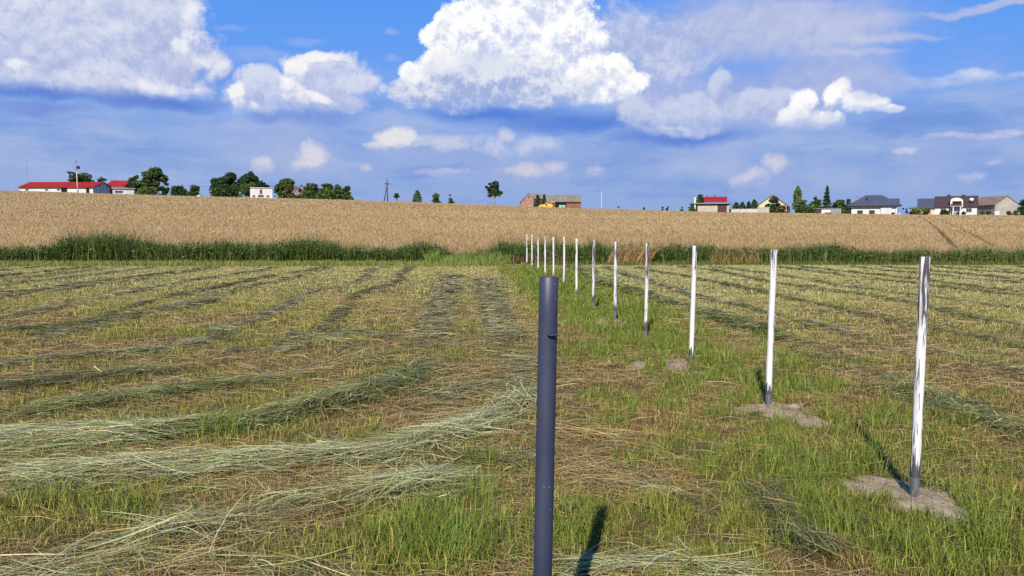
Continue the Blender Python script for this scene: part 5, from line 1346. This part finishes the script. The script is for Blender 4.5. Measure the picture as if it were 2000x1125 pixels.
# ------------------------------------------------------------------ trees and shrubs
LEAF = leafy('tree_leaf', 0.35, 0.15, 0.6)
BARK = plain('grey_bark', (0.110, 0.088, 0.065), 0.2, 1.2, 0.95, 0.1, stretch=(3, 3, 0.5))
PALEBARK = plain('pale_bark', (0.36, 0.33, 0.29), 0.2, 1.2, 0.9, 0.1, stretch=(2, 2, 2))
GREENS = {   # dark and light colour of the leaves
    'dark': ((0.018, 0.036, 0.013), (0.045, 0.078, 0.022)),
    'mid': ((0.030, 0.055, 0.015), (0.085, 0.125, 0.030)),
    'light': ((0.050, 0.085, 0.020), (0.135, 0.180, 0.050)),
    'olive': ((0.050, 0.052, 0.020), (0.120, 0.115, 0.040)),
    'blue': ((0.022, 0.040, 0.024), (0.055, 0.082, 0.045)),
}
def crown_pts(shape, n, w, z0, z1, rng):
    """leaf places (and how far out each lies) for one crown"""
    H = z1 - z0; out = []
    if shape in ('round', 'bush', 'umbrella', 'twin'):
        nb = {'round': 13, 'bush': 9, 'umbrella': 11, 'twin': 9}[shape]
        C = []
        for k in range(nb):
            a = rng.random() * 6.283; t = rng.random()
            prof = {'round': (math.sin(math.pi * (0.18 + 0.72 * t)) ** 0.8 if z0 > 0.6 else math.cos(t * 1.15) ** 0.6), 'bush': math.cos(t * 1.25) ** 0.7, 'umbrella': 0.5 + 0.5 * t, 'twin': 0.55 + 0.45 * math.sin(math.pi * t)}[shape]
            rad = w / 2 * prof * (0.40 + 0.48 * rng.random())
            s = w * (0.15 + 0.10 * rng.random()) * (0.8 if shape != 'bush' else 1.0)
            zc = z0 + H * ((0.02 if z0 < 0.6 else 0.14) + (0.88 if z0 < 0.6 else 0.76) * t)
            C.append((rad * math.cos(a), rad * math.sin(a), min(zc, z1 - s * 0.75), s))
        C.append((0.05 * w * (rng.random() - .5), 0, z1 - w * 0.12, w * 0.13)); C.append((0, 0, z0 + H * 0.45, w * 0.26))
        for k in range(nb):                       # small sprays that roughen the outline
            b0 = C[k]; a = rng.random() * 6.283
            C.append((b0[0] + b0[3] * 0.95 * math.cos(a), b0[1] + b0[3] * 0.95 * math.sin(a), min(b0[2] + b0[3] * (rng.random() - 0.25), z1 - 0.1), b0[3] * 0.42))
        C = np.array(C); wt_ = C[:, 3] ** 2; k = rng.choice(len(C), n, p=wt_ / wt_.sum())
        d = rng.standard_normal((n, 3)); d /= np.linalg.norm(d, axis=1)[:, None]
        r = C[k, 3] * (0.55 + 0.55 * rng.random(n) ** 0.6) * (1 + 0.25 * rng.standard_normal(n) * (rng.random(n) < 0.25))
        P = C[k, :3] + d * r[:, None] * np.array([1, 1, 0.85])
    elif shape in ('column', 'thuja'):
        t = rng.random(n) ** (0.8); a = rng.random(n) * 6.283
        prof = np.sin(np.pi * (0.22 + 0.76 * t)) ** 0.75 if shape == 'thuja' else np.sin(np.pi * (0.12 + 0.80 * t)) ** 0.6
        r = w / 2 * prof * (0.65 + 0.4 * rng.random(n)) * (1 + 0.22 * np.sin(5 * a + 9 * t + rng.random() * 6))
        P = np.stack([r * np.cos(a), r * np.sin(a), z0 + H * t], 1)
    elif shape == 'birch':
        t = rng.random(n); a = rng.random(n) * 6.283
        lump = 0.72 + 0.35 * np.sin(11 * t + 2 * np.sin(a + rng.random() * 6)) * np.cos(2 * a)
        prof = np.clip(np.interp(t, [0, 0.25, 0.5, 0.75, 0.92, 1], [0.75, 1, 0.9, 0.62, 0.4, 0.08]), 0, 1)
        r = w / 2 * prof * lump * (0.4 + 0.65 * rng.random(n) ** 0.5)
        P = np.stack([r * np.cos(a), r * np.sin(a), z0 + H * t], 1)
    elif shape == 'spruce':
        tiers = 9; k = rng.integers(0, tiers, n); a = rng.random(n) * 6.283
        arm = (np.floor(a / 6.283 * 7) + rng.random(n) * 0.55 + k * 0.37) / 7 * 6.283
        t0 = (k + 0.25 * np.sin(arm * 2)) / tiers
        rr = rng.random(n) ** 0.6
        R = w / 2 * (1 - t0 * 0.96) * (0.85 + 0.25 * np.sin(arm * 3 + k))
        P = np.stack([R * rr * np.cos(arm), R * rr * np.sin(arm), z0 + H * t0 + H / tiers * (0.95 - 0.75 * rr) + 0.15 * rng.standard_normal(n)], 1)
        top = rng.random(n) < 0.05; P[top, :2] *= 0.1; P[top, 2] = z1 - H * 0.1 * rng.random(top.sum())
    return P
SEED = [100]
def tree(name, label, cat, cx, yt, yb, wpx, d, shape, green, n=900, leaf=None, group=None, trunk=0.25, bark=None, off=0.0, flip=None):
    SEED[0] += 7; rng = np.random.default_rng(SEED[0])
    x = (cx - CX) / FPX * d; gz = tz(x, d)
    top = at(cx, yt, d).z - gz; w = wpx / FPX * d * 1.12; n = int(n * 2.1)
    zv = max(at(cx, yb, d).z - gz, 0.0)
    z0 = max(zv + (top - zv) * trunk, 0.05) if trunk > 0 else -0.1
    P = crown_pts(shape, n, w, z0, top, rng)
    P[:, 2] = np.minimum(P[:, 2], top + 0.1)
    s = (leaf or (0.22 if wpx < 16 else 0.33)) * (0.55 + 0.9 * rng.random(n))
    dr = rng.standard_normal((n, 3)); dr[:, 2] *= 0.6; dr /= np.linalg.norm(dr, axis=1)[:, None]
    d2 = np.cross(dr, rng.standard_normal((n, 3))); d2 /= np.linalg.norm(d2, axis=1)[:, None]
    V = np.empty((n, 4, 3), np.float32)
    V[:, 0] = P - dr * s[:, None]; V[:, 1] = P + d2 * s[:, None] * 0.55; V[:, 2] = P + dr * s[:, None]; V[:, 3] = P - d2 * s[:, None] * 0.55
    i = np.arange(n) * 4
    g1, g2 = (tuple(1.25 * v for v in q) for q in GREENS[green])
    clump = fbm(P[:, 0] * 0.9 + SEED[0], P[:, 2] * 0.9 + P[:, 1] * 0.6, 171, 3)
    t = np.clip(rng.random(n) * 0.7 + 1.4 * (clump - 0.42), 0, 1)[:, None]
    c = (np.array(g1) * (1 - t) + np.array(g2) * t) * (1 + 0.18 * rng.standard_normal((n, 1)))
    c = np.clip(c, 0.006, 0.5)
    root = tag(empty(name, (x, d, gz)), label, cat, group)
    me = np_mesh('crown', V.reshape(-1, 3), [np.stack([i, i + 1, i + 2, i + 3], 1)], np.repeat(c, 4, axis=0), smooth=False)
    link('crown', me, LEAF, root)
    mb = MB(); rt = 0.035 * w + 0.05
    if shape in ('spruce', 'birch', 'thuja', 'column'): mb.tube([(0, 0, -0.2), (0.03 * w, 0, (z0 + top) * 0.45), (0, 0, top * 0.93)], [rt, rt * 0.6, rt * 0.15], 8)
    else:
        zc = z0 + (top - z0) * 0.45
        mb.tube([(0, 0, -0.2), (0.04 * w * rng.standard_normal(), 0, zc * 0.6), (0, 0, zc), (0, 0, z0 + (top - z0) * 0.8)], [rt, rt * 0.8, rt * 0.55, rt * 0.15], 8)
        for k in range(5):
            a = k * 1.257 + rng.random(); rr = w * (0.2 + 0.12 * rng.random())
            zb = max(zc * (0.55 + 0.3 * rng.random()), 0.1)
            mb.tube([(0, 0, zb), (rr * .5 * math.cos(a), rr * .5 * math.sin(a), zb + (top - zb) * 0.28), (rr * math.cos(a), rr * math.sin(a), zb + (top - zb) * 0.5)], [rt * .45, rt * .3, rt * .1], 6)
    mb.build('trunk' if cat == 'tree' else 'stem', bark or BARK, root)
    return root
GT = 'trees and shrubs round the farms'
T = lambda *a, **k: tree(*a, group=GT, **k)
T('broad_tree', 'broad flat topped tree showing above the long red barn roof', 'tree', 165, 338, 372, 50, 275, 'umbrella', 'dark', n=1400, trunk=0.25)
T('small_tree', 'small dark tree between the long barn gable and red roofed farmhouse', 'tree', 204, 345, 373, 15, 246, 'round', 'dark', n=500, trunk=0.15)
T('leafy_tree', 'dark tree leaning on the left side of the tallest left tree', 'tree', 272, 342, 379, 28, 246, 'round', 'dark', n=1200, trunk=0.05)
T('leafy_tree', 'tallest leafy tree right of the red roofed farmhouse', 'tree', 304, 328, 379, 40, 244, 'round', 'mid', n=2200, trunk=0.02)
T('shrub', 'dark pointed shrub just right of the tallest left tree', 'shrub', 326, 352, 380, 18, 243, 'round', 'dark', n=600, trunk=0)
T('shrub', 'low spreading shrub, middle of the shrubs after the tallest left tree', 'shrub', 349, 363, 380, 30, 242, 'bush', 'dark', n=800, trunk=0)
T('shrub', 'rounded dark shrub behind the mint green heap', 'shrub', 383, 362, 382, 29, 240, 'bush', 'dark', n=900, trunk=0)
T('shrub', 'low dark shrub below the tallest left tree', 'shrub', 286, 366, 380, 52, 240, 'bush', 'mid', n=900, trunk=0)
T('leafy_tree', 'left outer dark tree of the group left of the white cube house', 'tree', 432, 347, 384, 33, 250, 'round', 'dark', n=1400, trunk=0.05)
T('leafy_tree', 'dark double topped tree, second from left before the white cube house', 'tree', 456, 338, 384, 40, 248, 'round', 'dark', n=2000, trunk=0.03)
T('leafy_tree', 'tall tree rising behind the white cube house', 'tree', 493, 335, 384, 42, 252, 'round', 'dark', n=2000, trunk=0.03)
T('leafy_tree', 'lighter green tree touching the left wall of the white cube house', 'tree', 483, 345, 385, 30, 242, 'round', 'mid', n=1300, trunk=0.02)
T('small_tree', 'low dark treetop above the right half of the white cube house', 'tree', 518, 357, 384, 22, 252, 'round', 'dark', n=600, trunk=0.05)
T('leafy_tree', 'rounded green tree right beside the white cube house', 'tree', 557, 349, 386, 40, 244, 'round', 'mid', n=1900, trunk=0.0)
T('leafy_tree', 'dark olive tree in front of the hidden brick house', 'tree', 571, 362, 386, 24, 242, 'bush', 'olive', n=900, trunk=0)
T('small_tree', 'narrow dark tree at the right side of the hidden brick house', 'tree', 591, 361, 386, 13, 244, 'round', 'dark', n=500, trunk=0)
T('leafy_tree', 'green feathery tree right of the hidden brick house', 'tree', 607, 357, 386.5, 36, 242, 'round', 'mid', n=1600, trunk=0)
T('leafy_tree', 'upright green tree, third from the right end of the left tree belt', 'tree', 641, 358, 387, 30, 242, 'round', 'mid', n=1500, trunk=0)
T('leafy_tree', 'pointed green tree, last but one of the left tree belt', 'tree', 660, 361, 387.5, 22, 242, 'round', 'mid', n=1000, trunk=0)
T('leafy_tree', 'last green tree at the right end of the left tree belt', 'tree', 678, 364, 388, 22, 242, 'round', 'mid', n=1000, trunk=0)
T('small_tree', 'tiny round headed tree beside the short thin post', 'tree', 776.5, 378, 391, 10, 250, 'round', 'dark', n=260, trunk=0.25)
T('shrub', 'pointed shrub, left of the three lone shrubs on the crest', 'shrub', 816, 372, 392.5, 15, 238, 'thuja', 'mid', n=600, trunk=0)
T('shrub', 'round shrub, middle of the three lone shrubs on the crest', 'shrub', 853, 377.5, 394, 18, 238, 'bush', 'mid', n=700, trunk=0)
T('shrub', 'smallest of the three lone shrubs on the crest, thin on its left', 'shrub', 879.5, 379.5, 395, 14, 238, 'bush', 'mid', n=360, trunk=0)
T('tall_tree', 'thin stemmed tall tree, left one of the pair standing alone', 'tree', 957, 357, 397.5, 17, 236, 'twin', 'dark', n=620, leaf=0.24, trunk=0.28, bark=PALEBARK)
T('tall_tree', 'taller tree with wide ragged head, right one of the lone pair', 'tree', 967, 353.5, 397.5, 23, 235, 'twin', 'dark', n=900, leaf=0.26, trunk=0.22, bark=PALEBARK)
T('columnar_conifer', 'dark columnar conifer between the brick outbuilding and yellow harvester', 'conifer', 1050, 381, 400, 7.5, 234, 'column', 'dark', n=420, trunk=0)
T('columnar_conifer', 'narrow dark conifer behind the yellow harvester cab', 'conifer', 1062.5, 380, 400, 5.5, 237, 'column', 'dark', n=320, trunk=0)
T('conifer', 'dark conifer hiding the left end of the crimson roof', 'conifer', 1366, 380, 412, 13, 230, 'column', 'dark', n=700, trunk=0)
T('shrub', 'rounded dark shrub left of the flat garage', 'shrub', 1353, 397, 412.5, 15, 228, 'bush', 'mid', n=600, trunk=0)
for k, (cx, yt, w, lab) in enumerate(((1435.5, 395.5, 15, 'broad clipped evergreen next to the flat garage'), (1448, 395, 12.5, 'second clipped evergreen behind the low pale wall'), (1460, 393.5, 8.5, 'slimmest clipped evergreen behind the low pale wall'), (1471, 390, 14.5, 'tallest clipped evergreen behind the low pale wall'))):
    T('clipped_evergreen', lab, 'conifer', cx, yt, 409, w, 231, 'thuja', 'dark', n=700, trunk=0)
T('shrub', 'large round dark bush before the cream gabled house', 'shrub', 1508.5, 385, 411, 28, 238, 'bush', 'dark', n=1700, trunk=0)
T('shrub', 'brownish low bush right of the round bush at the cream house', 'shrub', 1522, 402, 413, 22, 233, 'bush', 'olive', n=600, trunk=0)
T('birch_tree', 'slender pale birch right of the cream gabled house', 'tree', 1555, 364, 411, 21, 238, 'birch', 'light', n=1200, leaf=0.22, trunk=0.05, bark=PALEBARK)
T('shrub', 'wide dark bush at the foot of the birch', 'shrub', 1568, 390, 412.5, 34, 236, 'bush', 'mid', n=1400, trunk=0)
T('leafy_tree', 'green bush tree between the birch and the spruce', 'tree', 1590, 385, 412, 22, 240, 'round', 'mid', n=900, trunk=0)
T('spruce_tree', 'tall dark spruce with tiered branches left of the bungalow', 'tree', 1612, 364, 410, 27, 240, 'spruce', 'blue', n=1900, leaf=0.24, trunk=0.0)
T('leafy_tree', 'green tree between the spruce and the bungalow', 'tree', 1637, 391, 412, 28, 244, 'bush', 'mid', n=1100, trunk=0)
T('conifer', 'small dark conifer top left of the bungalow roof', 'conifer', 1654, 389, 413, 9, 238, 'column', 'dark', n=420, trunk=0)
T('shrub', 'green shrub against the left wall of the bungalow', 'shrub', 1650, 401, 415, 13, 231, 'bush', 'mid', n=520, trunk=0)
T('shrub', 'yellow green shrub left of the dark blue barn', 'shrub', 1787, 406, 417, 20, 230, 'bush', 'light', n=600, trunk=0)
T('shrub', 'dark shrub with yellow tips before the dark blue barn', 'shrub', 1803, 407, 417.5, 18, 229, 'bush', 'olive', n=600, trunk=0)
T('shrub', 'dark bush under the left window of the balcony house', 'shrub', 1838, 411, 419, 18, 221, 'bush', 'dark', n=420, trunk=0)
T('shrub', 'dark bush left of the balcony house porch', 'shrub', 1848, 412.5, 419, 12, 221, 'bush', 'dark', n=320, trunk=0)
T('shrub', 'small bush right of the balcony house porch', 'shrub', 1877.5, 413.5, 419, 8, 221, 'bush', 'dark', n=220, trunk=0)
T('shrub', 'low bush before the faded brown barn roof, left one', 'shrub', 1916, 411.5, 419, 12, 226, 'bush', 'olive', n=320, trunk=0)
T('shrub', 'low green bush before the dark gate of the brown roofed barn', 'shrub', 1927, 412, 419, 11, 226, 'bush', 'mid', n=320, trunk=0)
T('shrub', 'low bush at the foot of the wide grey gable, left one', 'shrub', 1968, 411.5, 419.5, 12, 226, 'bush', 'olive', n=320, trunk=0)
T('shrub', 'low bush at the foot of the wide grey gable, right one', 'shrub', 1980, 411, 419.5, 12, 226, 'bush', 'mid', n=320, trunk=0)
T('shrub', 'big dark bush cut by the right edge of the view', 'shrub', 1998, 390, 420, 26, 226, 'bush', 'dark', n=1200, trunk=0)
T('shrub', 'low dark undergrowth below the two dark trees left of the white cube house', 'shrub', 447, 362, 384.5, 58, 243, 'bush', 'dark', n=1300, trunk=0)
T('shrub', 'low green shrub filling the gap before the hidden brick house', 'shrub', 596, 372, 386.5, 34, 240, 'bush', 'mid', n=800, trunk=0)
T('shrub', 'wide low shrub under the last trees of the left tree belt', 'shrub', 651, 371, 388, 62, 239, 'bush', 'mid', n=1500, trunk=0)
T('shrub', 'low shrub between the two round shrubs right of the tallest left tree', 'shrub', 364, 369, 381, 26, 241, 'bush', 'dark', n=600, trunk=0)
# trees beyond the crest, far away; bluish haze put into their leaf colour
for px_, yt, w, sh in ((1207, 402.6, 8, 'bush'), (1257, 404.0, 6, 'bush'), (1293, 403.2, 7, 'round'), (1303, 402.2, 9, 'round'), (1331, 403.6, 8, 'round'), (1344, 404.0, 6, 'bush'), (1761, 405.5, 7, 'round'), (1767, 407.5, 5, 'bush'), (1775, 405.0, 6, 'round'), (1782, 407.5, 7, 'bush')):
    tree('distant_tree', 'tiny distant tree on the horizon beyond the wheat crest', 'tree', px_, yt + 1.0, 411, w, 430, sh, 'blue', n=260, leaf=0.5, group='tiny trees on the horizon', trunk=0)
b_ = base_pt(1323, 420); r = tag(empty('distant_mast', b_), 'tiny lattice mast on the horizon between the distant trees', 'mast')
tubes('shaft', GREYMETAL, r, [([(0, 0, 0), (0, 0, at(1323, 397.5, 420).z - b_.z)], [0.5, 0.3])]); tubes('arm', GREYMETAL, r, [([(-1.0, 0, at(1323, 400, 420).z - b_.z), (1.0, 0, at(1323, 400, 420).z - b_.z)], 0.15)])
# wooden fence posts by the balcony house
for k, px_ in enumerate((1811, 1816, 1911.5, 1921.5)):
    b_ = base_pt(px_, 222); mb = MB(); mb.box(-0.13, 0.13, -0.13, 0.13, 0, 1.25); mb.box(-0.17, 0.17, -0.17, 0.17, 1.253, 1.33)
    o = tag(mb.build('gate_pillar', CONCRETE), ('pale pillar, left one below the dark blue barn', 'pale pillar, right one below the dark blue barn', 'pale pillar at the right corner of the balcony house', 'pale pillar before the low bushes of the brown roofed barn')[k], 'pillar', 'pale garden pillars'); o.location = b_
